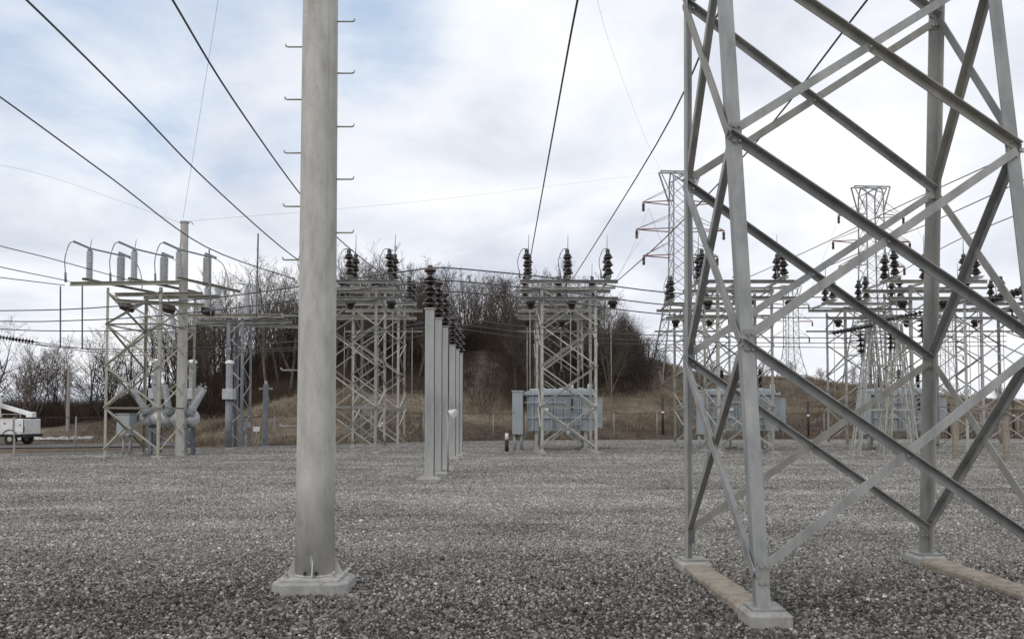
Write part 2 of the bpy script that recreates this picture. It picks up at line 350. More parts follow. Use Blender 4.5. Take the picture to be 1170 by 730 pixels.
# service road on the left, beyond the kerb
def drape(name, mat, line, width, lift=.05, n=40):
    mb = MB(); P = smooth_path([(x, y, 0) for x, y in line], 8)
    for k, p in enumerate(P):
        d = (P[min(k + 1, len(P) - 1)] - P[max(k - 1, 0)]).normalized(); s = Vector((d.y, -d.x, 0))
        for j in range(7):
            q = p + s * width * (j / 6 - .5); mb.v.append((q.x, q.y, max(hill_h(q.x, q.y), hill_h(q.x + .6, q.y), hill_h(q.x - .6, q.y), hill_h(q.x, q.y + .6), hill_h(q.x, q.y - .6)) + lift))
    for k in range(len(P) - 1):
        for j in range(6): a = k * 7 + j; mb.f.append((a, a + 1, a + 8, a + 7)); mb.sm.append(True)
    return structure(mb.build(name, mat))
drape('service_road', 'road', [(-70, 44), (-50, 46), (-36, 51), (-27, 54.5), (-21, 57)], 7.5)
# far ridge on the right
mb = MB(); rx = np.linspace(60, 1500, 60)
def ridge_z(x): return 5 + 26 * (.5 + .5 * math.sin(x * .006 - .4)) + 4 * math.sin(x * .03) + 2.5 * math.sin(x * .11)
for x in rx: mb.v += [(x, 900, -5), (x, 1000, ridge_z(x)), (x, 1250, -5)]
for k in range(len(rx) - 1):
    for i in range(2): a = 3 * k + i; mb.f.append((a, a + 3, a + 4, a + 1)); mb.sm.append(True)
structure(mb.build('distant_hills', 'ridge'))

# ------------------------------------------------------------------ loose gravel near the camera
def stones(y0, y1, dens, smin, smax, base_v, base_f, keep_out, name, slope=.72, fade=False, pad=2.2):
    hw = slope * y1 + pad; n = int(dens * (y1 - y0) * 2 * hw)
    Y = rng.uniform(y0, y1, n); X = rng.uniform(-hw, hw, n); ok = (np.abs(X) < slope * Y + pad) & (Y < np.interp(X, *zip(*EDGE)) - .1)
    for (cx, cy, hx, hy, ang) in keep_out:
        dx, dy = X - cx, Y - cy; u = dx * math.cos(ang) + dy * math.sin(ang); v_ = -dx * math.sin(ang) + dy * math.cos(ang)
        ok &= ~((np.abs(u) < hx) & (np.abs(v_) < hy))
    if fade: ok &= rng.random(len(Y)) < np.clip((y1 - Y) / (y1 - y0), 0, 1) ** .8
    X, Y = X[ok], Y[ok]; n = len(X); k = len(base_v)
    size = rng.uniform(smin, smax, n) * np.exp(rng.normal(0, .22, n))
    V = base_v[None] * (1 + rng.uniform(-.32, .32, (n, k, 1))) * (size[:, None, None] / 2) * rng.uniform(.65, 1.2, (n, 1, 3))
    q = rng.normal(size=(n, 4)); q /= np.linalg.norm(q, axis=1, keepdims=True); a, b_, c, d = q.T
    Rm = np.stack([np.stack([1 - 2 * (c * c + d * d), 2 * (b_ * c - d * a), 2 * (b_ * d + c * a)], 1), np.stack([2 * (b_ * c + d * a), 1 - 2 * (b_ * b_ + d * d), 2 * (c * d - b_ * a)], 1), np.stack([2 * (b_ * d - c * a), 2 * (c * d + b_ * a), 1 - 2 * (b_ * b_ + c * c)], 1)], 1)
    V = np.einsum('nij,nkj->nki', Rm, V)
    wav = .008 + .007 * np.sin(X * 1.7 + .8 * np.sin(Y * 1.1)) + .008 * np.sin(Y * 2.3 + X * .4)
    V[:, :, 0] += X[:, None]; V[:, :, 1] += Y[:, None]; V[:, :, 2] += (size * rng.uniform(.05, .5, n) + wav)[:, None]
    Fc = (base_f[None] + (np.arange(n) * k)[:, None, None]).reshape(-1)
    me = bpy.data.meshes.new(name); nf = n * len(base_f)
    me.vertices.add(n * k); me.vertices.foreach_set('co', V.reshape(-1).astype(np.float32))
    me.loops.add(nf * 3); me.loops.foreach_set('vertex_index', Fc.astype(np.int32))
    me.polygons.add(nf); me.polygons.foreach_set('loop_start', np.arange(0, nf * 3, 3, dtype=np.int32))
    try: me.polygons.foreach_set('loop_total', np.full(nf, 3, np.int32))
    except Exception: pass
    def vn(u, v, seed):   # smooth value noise
        g = np.random.default_rng(seed).random((64, 64)); u, v = u % 63, v % 63; i, j = u.astype(int), v.astype(int); fu, fv = u - i, v - j
        fu, fv = fu * fu * (3 - 2 * fu), fv * fv * (3 - 2 * fv); i1, j1 = (i + 1) % 64, (j + 1) % 64
        return (g[i, j] * (1 - fu) + g[i1, j] * fu) * (1 - fv) + (g[i, j1] * (1 - fu) + g[i1, j1] * fu) * fv
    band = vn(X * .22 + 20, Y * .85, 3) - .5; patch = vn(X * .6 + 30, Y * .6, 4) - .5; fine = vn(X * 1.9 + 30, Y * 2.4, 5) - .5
    paler = 1 / (1 + np.exp(-(Y - 10.6 - 2.2 * patch - 1.2 * fine) * 1.5))          # stones turn paler with distance, across an uneven edge
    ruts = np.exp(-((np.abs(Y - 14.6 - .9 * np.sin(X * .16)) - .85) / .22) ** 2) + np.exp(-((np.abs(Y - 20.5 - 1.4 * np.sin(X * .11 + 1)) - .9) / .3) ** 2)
    tone = np.clip(rng.beta(1.5, 1.9, n) * (.9 - .34 * paler) - .05 + .15 * fine + .15 * patch + .13 * band + .44 * paler - .08 * ruts + (rng.random(n) < .03) * .35, 0, 1)
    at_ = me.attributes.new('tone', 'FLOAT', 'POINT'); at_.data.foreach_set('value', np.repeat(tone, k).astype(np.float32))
    me.update(calc_edges=True); me.validate(); me.materials.append(M['stone'])
    o = bpy.data.objects.new(name, me); COL.objects.link(o); return stuff(o)
g_ = (1 + 5 ** .5) / 2
ico_v = np.array([(-1, g_, 0), (1, g_, 0), (-1, -g_, 0), (1, -g_, 0), (0, -1, g_), (0, 1, g_), (0, -1, -g_), (0, 1, -g_), (g_, 0, -1), (g_, 0, 1), (-g_, 0, -1), (-g_, 0, 1)]) / math.sqrt(1 + g_ * g_)
ico_f = np.array([(0, 11, 5), (0, 5, 1), (0, 1, 7), (0, 7, 10), (0, 10, 11), (1, 5, 9), (5, 11, 4), (11, 10, 2), (10, 7, 6), (7, 1, 8), (3, 9, 4), (3, 4, 2), (3, 2, 6), (3, 6, 8), (3, 8, 9), (4, 9, 5), (2, 4, 11), (6, 2, 10), (8, 6, 7), (9, 8, 1)])
cub_v = np.array([(x, y, z) for z in (-1, 1) for x, y in ((-1, -1), (1, -1), (1, 1), (-1, 1))]) * .62
cub_f = np.array([(3, 2, 1), (3, 1, 0), (4, 5, 6), (4, 6, 7), (0, 1, 5), (0, 5, 4), (1, 2, 6), (1, 6, 5), (2, 3, 7), (2, 7, 6), (3, 0, 4), (3, 4, 7)])
oct_v = np.array([(1, 0, 0), (-1, 0, 0), (0, 1, 0), (0, -1, 0), (0, 0, 1), (0, 0, -1)], float)
oct_f = np.array([(0, 2, 4), (2, 1, 4), (1, 3, 4), (3, 0, 4), (2, 0, 5), (1, 2, 5), (3, 1, 5), (0, 3, 5)])

# ------------------------------------------------------------------ near tubular pole with step pegs
PB = Vector((-2.0, 8.72, 0))
p = thing('steel_pole', 'tall pale grey tubular steel pole with step pegs, on an octagonal concrete pad', 'utility pole', PB + Vector((0, 0, .135)))
sh = MB(); n = 40; prof = [(.198, .03), (.195, 1), (.183, 5), (.16, 12)]
sh.lathe(prof, n=n); sh.sm = [True] * len(sh.sm); sh.build('shaft', 'pole', p)
MB().box((0, 0, .016), (.58, .53, .028), 0, .006).build('base_plate', 'pole', p)
for k in range(4):
    a = R(-90 + 90 * k + 6); d = Vector((math.cos(a), math.sin(a), 0)); s_ = Vector((-d.y, d.x, 0)) * .006
    g = MB(); g.add([d * .19 + s_ + Vector((0, 0, .03)), d * .272 + s_ + Vector((0, 0, .03)), d * .272 + s_ + Vector((0, 0, .06)), d * .185 + s_ + Vector((0, 0, .24)), d * .19 - s_ + Vector((0, 0, .03)), d * .272 - s_ + Vector((0, 0, .03)), d * .272 - s_ + Vector((0, 0, .06)), d * .185 - s_ + Vector((0, 0, .24))],
          [(0, 1, 2, 3), (7, 6, 5, 4), (0, 4, 5, 1), (1, 5, 6, 2), (2, 6, 7, 3), (3, 7, 4, 0)]); g.build('gusset', 'pole', p)
for sx, sy in ((-1, -1), (1, -1), (1, 1), (-1, 1)):
    bt = MB(); bt.cyl((sx * .235, sy * .21, .03), (sx * .235, sy * .21, .055), .026, n=6, smooth=False).cyl((sx * .235, sy * .21, .055), (sx * .235, sy * .21, .095), .014, n=8); bt.build('anchor_bolt', 'galv_bay', p)
sm_ = MB(); sm_.tube([(.198 * math.cos(R(-52)), .198 * math.sin(R(-52)), .03)] + [(float(np.interp(z, [h for r_, h in prof], [r_ for r_, h in prof])) * math.cos(R(-52)), float(np.interp(z, [h for r_, h in prof], [r_ for r_, h in prof])) * math.sin(R(-52)), z) for z in (1, 5, 12)], .0045, 5); sm_.build('weld_seam', 'pole', p)
MB().lathe([(.198, .03), (.208, .034), (.2, .05)], n=40).build('weld_collar', 'pole', p)
for dx in (-.055, .06): MB().cyl((dx, -.19, .07), (dx, -.205, .07), .017, n=10).build('drain_hole', 'black', p)
MB().cyl((.0, -.197, .09), (.012, -.206, .24), .01, n=8).build('ground_lug', 'rust_grey', p)
for side, rows in ((-1, (54, 114, 175, 236, 297, 361, 423, 487, 551)), (1, (25, 84, 145, 205, 266, 582))):
    for y in rows:
        z = at(360, y, PB.y).z - .135; r0 = np.interp(z, [h for r_, h in prof], [r_ for r_, h in prof])
        pg = MB(); pg.tube([(side * (r0 - .01), 0, z), (side * (r0 + .15), 0, z), (side * (r0 + .172), 0, z + .006), (side * (r0 + .178), 0, z + .028)], .0085, 8); pg.build('step_peg', 'rust_grey' if y > 300 else 'galv_tan', p)
pad = MB(); hx, hy, c_ = .375, .34, .12
def octo(hx, hy, c_, z): return [(-hx + c_, -hy, z), (hx - c_, -hy, z), (hx, -hy + c_, z), (hx, hy - c_, z), (hx - c_, hy, z), (-hx + c_, hy, z), (-hx, hy - c_, z), (-hx, -hy + c_, z)]
pad.add(octo(hx + .02, hy + .02, c_, -.15) + octo(hx, hy, c_, .11) + octo(hx - .025, hy - .025, c_, .135), [tuple(range(16, 24))] + [(k * 8 + i, k * 8 + (i + 1) % 8, k * 8 + 8 + (i + 1) % 8, k * 8 + 8 + i) for k in range(2) for i in range(8)])
po = pad.build('concrete_pad', 'concrete'); po.location = PB; tag(po, 'octagonal concrete pad under the tall tubular steel pole', 'concrete pad')

# ------------------------------------------------------------------ near lattice tower
A0, B0, C0 = Vector((1.99, 9.9, .16)), Vector((2.07, 7.24, .16)), Vector((5.0, 10.3, .16)); D0 = Vector((5.02, 7.68, .16))
base = {'A': A0, 'B': B0, 'C': C0, 'D': D0}; TAPER, LEAN = .12, -.016
def leg_at(k, z): b_ = base[k]; return Vector((b_.x + LEAN * z, b_.y + (TAPER if k in 'BD' else -TAPER * .95) * z, z))
tw = thing('lattice_tower', 'big near galvanised lattice tower with crossed angle braces, close on the right', 'lattice tower', (3.55, 8.8, 0)); TO = tw.location.copy()
inward = {'A': ((1, 0, 0), (0, -1, 0)), 'B': ((1, 0, 0), (0, 1, 0)), 'C': ((-1, 0, 0), (0, -1, 0)), 'D': ((-1, 0, 0), (0, 1, 0))}
TOPZ = 8.6
for k in 'ABCD':
    u, v = inward[k]; a = {'A': .085, 'B': .118, 'C': .122, 'D': .13}[k]
    lg = MB(); lg.angle(leg_at(k, .145) - TO, leg_at(k, TOPZ) - TO, u, v, a, .016, .125); lo = lg.build('leg', 'galv', tw)
    q = leg_at(k, .135) - TO + Vector(u) * .08 + Vector(v) * .08
    MB().box((q.x, q.y, .142), (.28, .28, .022), 0, .004).build('base_plate', 'galv', tw)
LV = [.42, 2.42, 4.36, 6.3, 8.2]
def brace(k1, z1, k2, z2, normal, outward, dark, w=.105):
    n_ = Vector(normal); p1, p2 = leg_at(k1, z1) - TO, leg_at(k2, z2) - TO; d = (p2 - p1).normalized()
    p1 = p1 + d * .02; p2 = p2 - d * .02
    down = Vector((0, 0, -1))
    e = MB()
    if dark:  # outstanding flange on the outer face along the upper edge
        off = n_ * .004 + Vector((0, 0, w / 2)); e.angle(p1 + off, p2 + off, down, n_, w, .011, .085)
    else:     # flat outer flange, other flange turned inward along the lower edge
        off = n_ * (.022 if outward else -.026) + Vector((0, 0, -w / 2)); e.angle(p1 + off, p2 + off, Vector((0, 0, 1)), -n_, w, .011, .075)
    return e.build('brace', 'galv', tw)
for i in range(4):
    z0, z1 = LV[i], LV[i + 1]
    brace('B', z1, 'D', z0, (0, -1, 0), 1, True, .078); brace('B', z0, 'D', z1, (0, -1, 0), 1, False, .08)
    brace('A', z1, 'C', z0, (0, -1, 0), 1, True, .07); brace('A', z0, 'C', z1, (0, -1, 0), -1, False, .078)
    brace('A', z1, 'B', z0, (-1, 0, 0), 1, False, .09); brace('A', z0, 'B', z1, (1, 0, 0), 1, True, .075)
    brace('C', z1, 'D', z0, (-1, 0, 0), 1, False, .09); brace('C', z0, 'D', z1, (-1, 0, 0), 1, True, .075)
    for f0, f1, n_ in (('B', 'D', Vector((0, -1, 0))), ('A', 'C', Vector((0, -1, 0)))):
        m0 = (leg_at(f0, z0) + leg_at(f1, z1) + leg_at(f0, z1) + leg_at(f1, z0)) / 4 - TO
        MB().cyl(m0 - n_ * .03 + Vector((0, 0, -.01)), m0 + n_ * .045 + Vector((0, 0, -.01)), .014, n=6, smooth=False).build('crossing_bolt', 'galv', tw)
    for k in 'ABCD':
        for z in ((z1,) if i else (z0, z1)):
            q = leg_at(k, z) - TO; u, v = (Vector(x) for x in inward[k]); g = MB()
            g.box(q + u * .07 + (v if k in 'BD' else -v) * -.006, (.1, .01, .22))
            for du, dz in ((.045, .07), (.095, .07), (.045, -.07), (.095, -.07)):
                s_ = -v if k in 'BD' else v
                c0 = q + u * du + Vector((0, 0, dz)); g.cyl(c0 + s_ * .0, c0 + s_ * .04, .014, n=6, smooth=False)
            g.build('gusset_plate', 'galv', tw)
top_pl = MB()
for k1, k2 in (('A', 'B'), ('B', 'D'), ('D', 'C'), ('C', 'A')): top_pl.bar(leg_at(k1, 8.55) - TO, leg_at(k2, 8.55) - TO, .1)
top_pl.build('top_frame', 'galv', tw)
def ground_beam(a, b, label):
    a, b = Vector(a), Vector(b); d = (b - a).normalized(); s = Vector((d.y, -d.x, 0)); L = (b - a).length; mb = MB()
    def section(t, hw, hz): p = a + d * t; return [p + s * hw + Vector((0, 0, -.1)), p + s * hw + Vector((0, 0, hz - .025)), p + s * (hw - .025) + Vector((0, 0, hz)), p - s * (hw - .025) + Vector((0, 0, hz)), p - s * hw + Vector((0, 0, hz - .025)), p - s * hw + Vector((0, 0, -.1))]
    seq = [(-.1, .15, .10)] + [(t, .15 + .004 * math.sin(9 * t), .10 + .004 * math.sin(7 * t)) for t in np.linspace(.0, L + .1, 16)] 
    for t in seq: mb.v += [tuple(x) for x in section(*t)]
    for k in range(len(seq) - 1):
        for i in range(5): q = 6 * k + i; mb.f.append((q, q + 6, q + 7, q + 1)); mb.sm.append(False)
    mb.f += [tuple(range(6)), tuple(range(len(mb.v) - 1, len(mb.v) - 7, -1))]; mb.sm += [False] * 2
    o = thing('concrete_footing', label, 'concrete footing', (0, 0, 0), 0, 'footings of the near lattice tower')
    bo = mb.build('ground_beam', 'concrete_tan', o)
    for q in (a, b):
        MB().box((q.x, q.y, .065), (.36, .40, .13), math.atan2(d.y, d.x) + R(90), .03).build('plinth', 'concrete', o)
    return o
cA, cB, cC, cD = (Vector((base[k].x + .08 * (1 if k in 'AB' else -1), base[k].y + .08 * (-1 if k in 'AC' else 1), 0)) for k in 'ABCD')
ground_beam(cA, cB, 'long tan concrete footing beam whose near end carries the closest tower leg')
ground_beam(cC, cD, 'tan concrete footing beam running out of the right edge of the picture')

# loose stones, kept off the concrete
dAB = cB - cA; dCD = cD - cC
keep = [(PB.x, PB.y, .345, .31, 0)] + [((p_ + q_).x / 2, (p_ + q_).y / 2, (q_ - p_).length / 2 + .19, .135, math.atan2((q_ - p_).y, (q_ - p_).x)) for p_, q_ in ((cA, cB), (cC, cD))]
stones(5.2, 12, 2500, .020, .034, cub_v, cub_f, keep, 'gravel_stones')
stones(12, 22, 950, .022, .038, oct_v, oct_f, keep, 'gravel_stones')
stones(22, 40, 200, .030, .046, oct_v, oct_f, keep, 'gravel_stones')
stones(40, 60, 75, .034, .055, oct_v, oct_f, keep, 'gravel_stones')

# ------------------------------------------------------------------ insulators
def shed_profile(h, r, units, core=.035, top=.05):
    p = [(top, 0), (top, .03)]
    for k in range(units):
        z0 = .04 + (h - .08) * k / units; H = (h - .08) / units
        p += [(core, z0), (r, z0 + H * .22), (r * .98, z0 + H * .30), (r * .72, z0 + H * .46), (r * .66, z0 + H * .48), (r * .8, z0 + H * .55), (core * 1.25, z0 + H * .78), (core, z0 + H)]
    return p + [(top, h - .03), (top, h)]
def grey_profile(h, r, sheds):
    p = [(r * .9, 0), (r * .9, .05)]
    for k in range(sheds):
        z0 = .06 + (h - .12) * k / sheds; H = (h - .12) / sheds
        p += [(r * .72, z0), (r, z0 + H * .35), (r * .72, z0 + H * .95)]
    return p + [(r * .9, h - .05), (r * .9, h)]

# row of bus supports: one post with a three-unit insulator each
def bus_support(loc, label, h=4.72, w=.25):
    o = thing('bus_support', label, 'insulator post', loc, 0, 'insulator posts in one row')
    s = MB(); s.box((0, 0, h / 2 + .08), (w, w, h - .1), 0, .012); s.build('post', 'post_steel', o)
    MB().box((0, 0, h + .045), (w + .06, w + .06, .03)).build('cap_plate', 'galv_bay', o)
    MB().box((0, 0, .06), (.62, .62, .12), 0, .05).build('footing', 'concrete', o)
    bp_ = MB().box((0, 0, .133), (.42, .42, .026)); bp_.build('base_plate', 'galv_bay', o)
    ins = MB().lathe(shed_profile(1.0, .235, 3, .06, .1), (0, 0, h + .06), n=16).build('insulator', 'porcelain', o)
    MB().tube([(w / 2 + .012, -.06, .1), (w / 2 + .012, -.06, h)], .01, 5).build('ground_strap', 'wire_red', o)
    cp = MB().lathe([(.06, 0), (.15, .04), (.17, .09), (.09, .16), (.07, .22), (.02, .24)], (0, 0, h + 1.04), n=14).build('top_cap', 'porcelain_red', o)
    return o, h + 1.2
SUP = []
x0 = -2.28
labs = ['first and nearest insulator post of the row in the middle of the yard', 'second insulator post from the front of the row in the yard', 'third insulator post of the row, beside the small floodlight',
        'fourth insulator post, first of the shorter looking trio behind the gap', 'fifth insulator post, middle one of the trio behind the gap', 'rearmost insulator post of the row in the middle of the yard']
src = None
for (y, dx), lb in zip(((23.6, 0), (25.9, .02), (28.2, .04), (35.4, -.2), (37.7, -.18), (40, -.16)), labs):
    loc = (x0 + dx, y, 0)
    if src is None: src, TOPH = bus_support(loc, lb)
    else: dup(src, loc, 0, lb)
    SUP.append(Vector((x0 + dx, y, TOPH)))
# small floodlight on a stand beside the row
fl = thing('floodlight', 'small white floodlight on a thin stand beside the insulator posts', 'floodlight', (-2.02, 26.9, 0))
MB().cyl((0, 0, 0), (0, 0, 1.85), .03).build('stand', 'galv_bay', fl)
MB().lathe([(.03, 0), (.07, .05), (.15, .2), (.155, .24)], (0.02, -.02, 1.95), (.8, -.35, -.35), 14).build('lamp_head', 'white', fl)
MB().tube([(0, 0, 1.8), (0.0, 0, 1.95), (.04, -.02, 1.97)], .018).build('bracket', 'galv_bay', fl)

# ------------------------------------------------------------------ switch towers of the five bays
W2, DP, ZT = 1.35, 2.9, 8.1
GT = 'lattice switch towers in the yard'
def switch_tower(loc, label):
    o = thing('switch_tower', label, 'lattice tower', loc, 0, GT)
    c = [(-W2, 0), (W2, 0), (W2, DP), (-W2, DP)]
    for k, (x, y) in enumerate(c):
        u = (1 if x < 0 else -1, 0, 0); v = (0, 1 if y == 0 else -1, 0)
        MB().angle((x, y, .1), (x, y, ZT), u, v, .13, .018).build('leg', 'galv_bay', o)
        MB().box((x, y, .07), (.5, .5, .14), 0, .03).build('footing', 'concrete', o)
    lv = [.35, 2.3, 4.25, 6.2, 8.0]
    def br(p, q, n_, w_=.066):
        d = Vector(q) - Vector(p); n_ = Vector(n_)
        MB().angle(Vector(p) + n_ * .006, Vector(q) + n_ * .006, (0, 0, -1), n_, w_, .012).build('brace', 'galv_bay', o)
    for i in range(4):
        z0, z1 = lv[i], lv[i + 1]
        br((-W2, 0, z0), (W2, 0, z1), (0, -1, 0)); br((W2, 0, z0), (-W2, 0, z1), (0, 1, 0))
        br((-W2, DP, z0), (W2, DP, z1), (0, 1, 0)); br((W2, DP, z0), (-W2, DP, z1), (0, -1, 0))
        for x, n_ in ((-W2, -1), (W2, 1)):
            ya, yb = (0, DP) if i % 2 else (DP, 0); zm = (z0 + z1) / 2
            br((x, ya, z0), (x, yb, zm), (n_, 0, 0), .055); br((x, yb, zm), (x, ya, z1), (n_, 0, 0), .055)
    for z in (2.3,):
        br((-W2, 0, z), (W2, 0, z), (0, -1, 0)); br((-W2, DP, z), (W2, DP, z), (0, 1, 0))
    L = 2.35
    for y, z in ((-.12, 8.24), (DP + .12, 8.24)): MB().channel((-L, y, z), (L, y, z), .12, .17, .02).build('beam', 'galv_bay', o)
    MB().channel((-L + .15, -.35, 7.88), (L - .15, -.35, 7.9), .08, .1, .015).build('beam', 'galv_bay', o)
    MB().channel((-L, -.16, 7.42), (L, -.16, 7.42), .12, .16, .02).build('beam', 'galv_bay', o)
    MB().channel((-L - .1, DP + .3, 7.0), (L, DP + .3, 7.0), .08, .1, .015).build('beam', 'galv_bay', o)
    for x in (-1.95, 0, 1.95):
        MB().channel((x, -.5, 8.43), (x, DP + .5, 8.43), .1, .1, .014).build('cross_rail', 'galv_bay', o)
        h = MB().lathe([(.1, 0), (.2, -.03), (.24, -.1), (.22, -.2), (.13, -.26), (.18, -.3), (.12, -.4), (.05, -.44)], (x + .12, -.3, 7.32), n=14); h.build('drive_insulator', 'porcelain', o)
        MB().cyl((x + .1, .3, 1.2), (x + .1, .3, 7.3), .02, n=6).build('operating_rod', 'galv_bay', o)
    return o
GS = 'black air break switches on the lattice towers'
def air_switch(loc, label, name='air_break_switch'):
    """an open vertical-break switch: two stacks behind each other, blade standing up"""
    o = thing(name, label, 'switch', loc, 0, GS)
    MB().channel((0, -.45, .04), (0, 1.35, .04), .2, .08, .015).build('base_channel', 'galv_bay', o)
    for y, lean in ((-.2, -.05), (1.0, .04)):
        i_ = MB().lathe(shed_profile(1.2, .235, 3, .09, .11), (0, y, .08), (lean, 0, 1), 12).build('insulator', 'porcelain', o)
        MB().lathe([(.07, 0), (.1, .03), (.1, .09), (.04, .13)], (lean * 1.2, y, 1.27), n=10).build('cap', 'galv_blue', i_)
    MB().cyl((.04, 1.0, 1.3), (.06, 1.02, 2.35), .028, .016, n=8).build('blade', 'galv_bay', o)
    MB().bar((-.05, -.2, 1.34), (.02, .35, 1.42), .05, .05).build('jaw', 'galv_blue', o)
    return o
def jumper(pts, r=.018): return MB().tube(smooth_path(pts, 6), r, 6)
BAYS = [(-7.8, 'behind the tall tubular pole', True), (2.72, 'beside the wooded hill', True), (11.15, 'around the near tower\'s left legs', True), (20.4, 'seen through the near tower\'s middle', True), (28.2, 'at the right edge', False)]
tsrc = ssrc = None; YF, YB = 40.6, 48.6
for bx, where, front in BAYS:
    for row, y in (('front', YF), ('rear', YB)):
        if row == 'front' and not front: continue
        lb = f'{row} lattice switch tower of the bay {where}'
        if tsrc is None: tsrc = switch_tower((bx, y, 0), lb)
        else: dup(tsrc, (bx, y, 0), 0, lb)
        for x, ph in ((-1.95, 'left'), (0, 'middle'), (1.95, 'right')):
            lb2 = f'{ph} black switch on the {row} tower of the bay {where}'
            loc = (bx + x, y + .35, 8.48)
            if ssrc is None:
                ssrc = air_switch(loc, lb2)
                jumper([(-.05, -.3, 1.36), (-.3, -.4, 1.3), (-.5, -.45, .75), (-.42, -.42, .2), (-.4, -.42, -.1)]).build('jumper_cable', 'conductor', ssrc)
                MB().cyl((-.4, -.42, -.06), (-.42, -.42, .32), .045, .03, n=8).build('cable_clamp', 'galv_blue', ssrc)
            else: dup(ssrc, loc, 0, lb2)
# ------------------------------------------------------------------ transformers
GTR = 'blue grey power transformers'
def transformer(loc, label):
    o = thing('power_transformer', label, 'transformer', loc, 0, GTR); L, Wd, z0, z1 = 3.55, 1.9, 1.05, 2.95
    t = MB().box((0, 0, (z0 + z1) / 2), (L, Wd, z1 - z0), 0, .08).build('tank', 'tank', o)
    for k in range(7):
        x = -L / 2 + .25 + k * (L - .5) / 6
        MB().box((x, -Wd / 2 - .05, (z0 + z1) / 2 - .02), (.07, .1, z1 - z0 - .1)).build('stiffener', 'tank', o)
    MB().box((0, -Wd / 2 - .055, 1.75), (L + .1, .1, .07)).build('tank_rail', 'tank_rim', o)
    MB().box((0, 0, z1 + .05), (L + .22, Wd + .22, .1), 0, .02).build('rim', 'tank_rim', o)
    MB().box((0, .1, z1 + .22), (L - .15, Wd - .3, .24), 0, .05).build('cover', 'tank_rim', o)
    g = MB().box((0, -Wd / 2 - .06, z1 + .112), (L + .2, .1, .02))
    for k in range(16): g.cyl((-L / 2 - .02 + k * (L + .04) / 15, -Wd / 2 - .06, z1 + .1), (-L / 2 - .02 + k * (L + .04) / 15, -Wd / 2 - .06, z1 + .17), .035, n=6)
    g.build('bolted_flange', 'tank_rim', o)
    for x in (-.95, .1, 1.15):
        bu = MB().lathe([(.16, 0), (.16, .1)], (x, 0.25, z1 + .33), n=12).build('bushing', 'tank_rim', o)
        MB().lathe(shed_profile(1.0, .15, 6, .07, .08), (x, .25, z1 + .42), n=12).build('porcelain', 'porcelain', bu)
        MB().cyl((x, .25, z1 + 1.42), (x, .25, z1 + 1.6), .03).build('terminal', 'galv_blue', bu)
    for x in (.55, 1.55):
        MB().lathe([(.05, 0), (.12, .03), (.13, .22), (.06, .28)], (x, -.6, z1 + .33), n=10).build('gauge_cap', 'white', o)
    MB().box((-L / 2 - .55, -Wd / 2 - .1, 2.0), (.56, .42, 2.25), 0, .02).build('control_cabinet', 'cab', o)
    cb = MB().box((-L / 2 - .55, -Wd / 2 - .1, 3.15), (.64, .5, .06)).build('cabinet_hood', 'tank_rim', o)
    for dx in (-.16, .2): MB().cyl((-L / 2 - .55 + dx, -Wd / 2 - .1, 0), (-L / 2 - .55 + dx, -Wd / 2 - .1, .95), .075).build('conduit', 'tank', o)
    MB().bar((-L / 2 - .5, -Wd / 2, 2.95), (-L / 2 + .1, -Wd / 2, 3.1), .16, .18).build('cable_duct', 'tank_rim', o)
    for sx in (-1, 1):
        for sy in (-1, 1):
            MB().ibeam((sx * 1.3, sy * .7, .12), (sx * 1.3, sy * .7, 1.05), .2, .2, .03, (0, 1, 0)).build('leg', 'galv_bay', o)
            MB().box((sx * 1.3, sy * .7, .06), (.45, .45, .12), 0, .02).build('footing', 'concrete', o)
    for sx, d_ in ((-1, .5), (1, -.5)): MB().bar((sx * 1.3, -.7, .25), (sx * 1.3 + d_ * 2.4, -.7, 1.0), .07).build('brace', 'galv_bay', o)
    for k in range(5): MB().box((L / 2 + .22, -.7 + k * .34, 2.0), (.42, .05, 1.6), 0, .01).build('radiator_fin', 'tank', o)
    for x in (-1.2, -.35, .9): MB().tube([(x, -Wd / 2 - .13, 1.15), (x, -Wd / 2 - .13, 2.9)], .03).build('conduit', 'cab', o)
    MB().tube([(-L / 2 - .28, -Wd / 2 - .16, 2.55), (.2, -Wd / 2 - .16, 2.55), (.2, -Wd / 2 - .16, 1.4), (1.0, -Wd / 2 - .16, 1.4)], .035).build('cable_pipe', 'tank_rim', o)
    MB().box((.55, -Wd / 2 - .15, 2.45), (.1, .1, .62)).build('oil_gauge', 'black', o); MB().box((1.25, -Wd / 2 - .16, 2.1), (.34, .14, .42), 0, .01).build('relay_box', 'cab', o)
    MB().box((-.78, -Wd / 2 - .115, 2.2), (.22, .012, .16)).build('rating_plate', 'white', o)
    for dz in (1.3, 2.0, 2.7): MB().box((-L / 2 - .28, -Wd / 2 - .32, dz), (.03, .03, .12)).build('hinge', 'tank', o)
    MB().box((-L / 2 - .74, -Wd / 2 - .325, 2.0), (.03, .03, .16)).build('door_handle', 'black', o)
    MB().cyl((.35, -Wd / 2 - .14, 1.05), (.35, -Wd / 2 - .14, .8), .1).build('drain_valve', 'tank_rim', o)
    return o
tr = transformer((2.62, 46.2, 0), 'blue grey transformer with cabinet under the towers beside the wooded hill')
dup(tr, (12.4, 46.2, 0), 0, 'blue grey transformer seen just left and right of the near tower leg')
dup(tr, (21.0, 46.2, 0), 0, 'blue grey transformer framed by the crossed braces of the near tower')

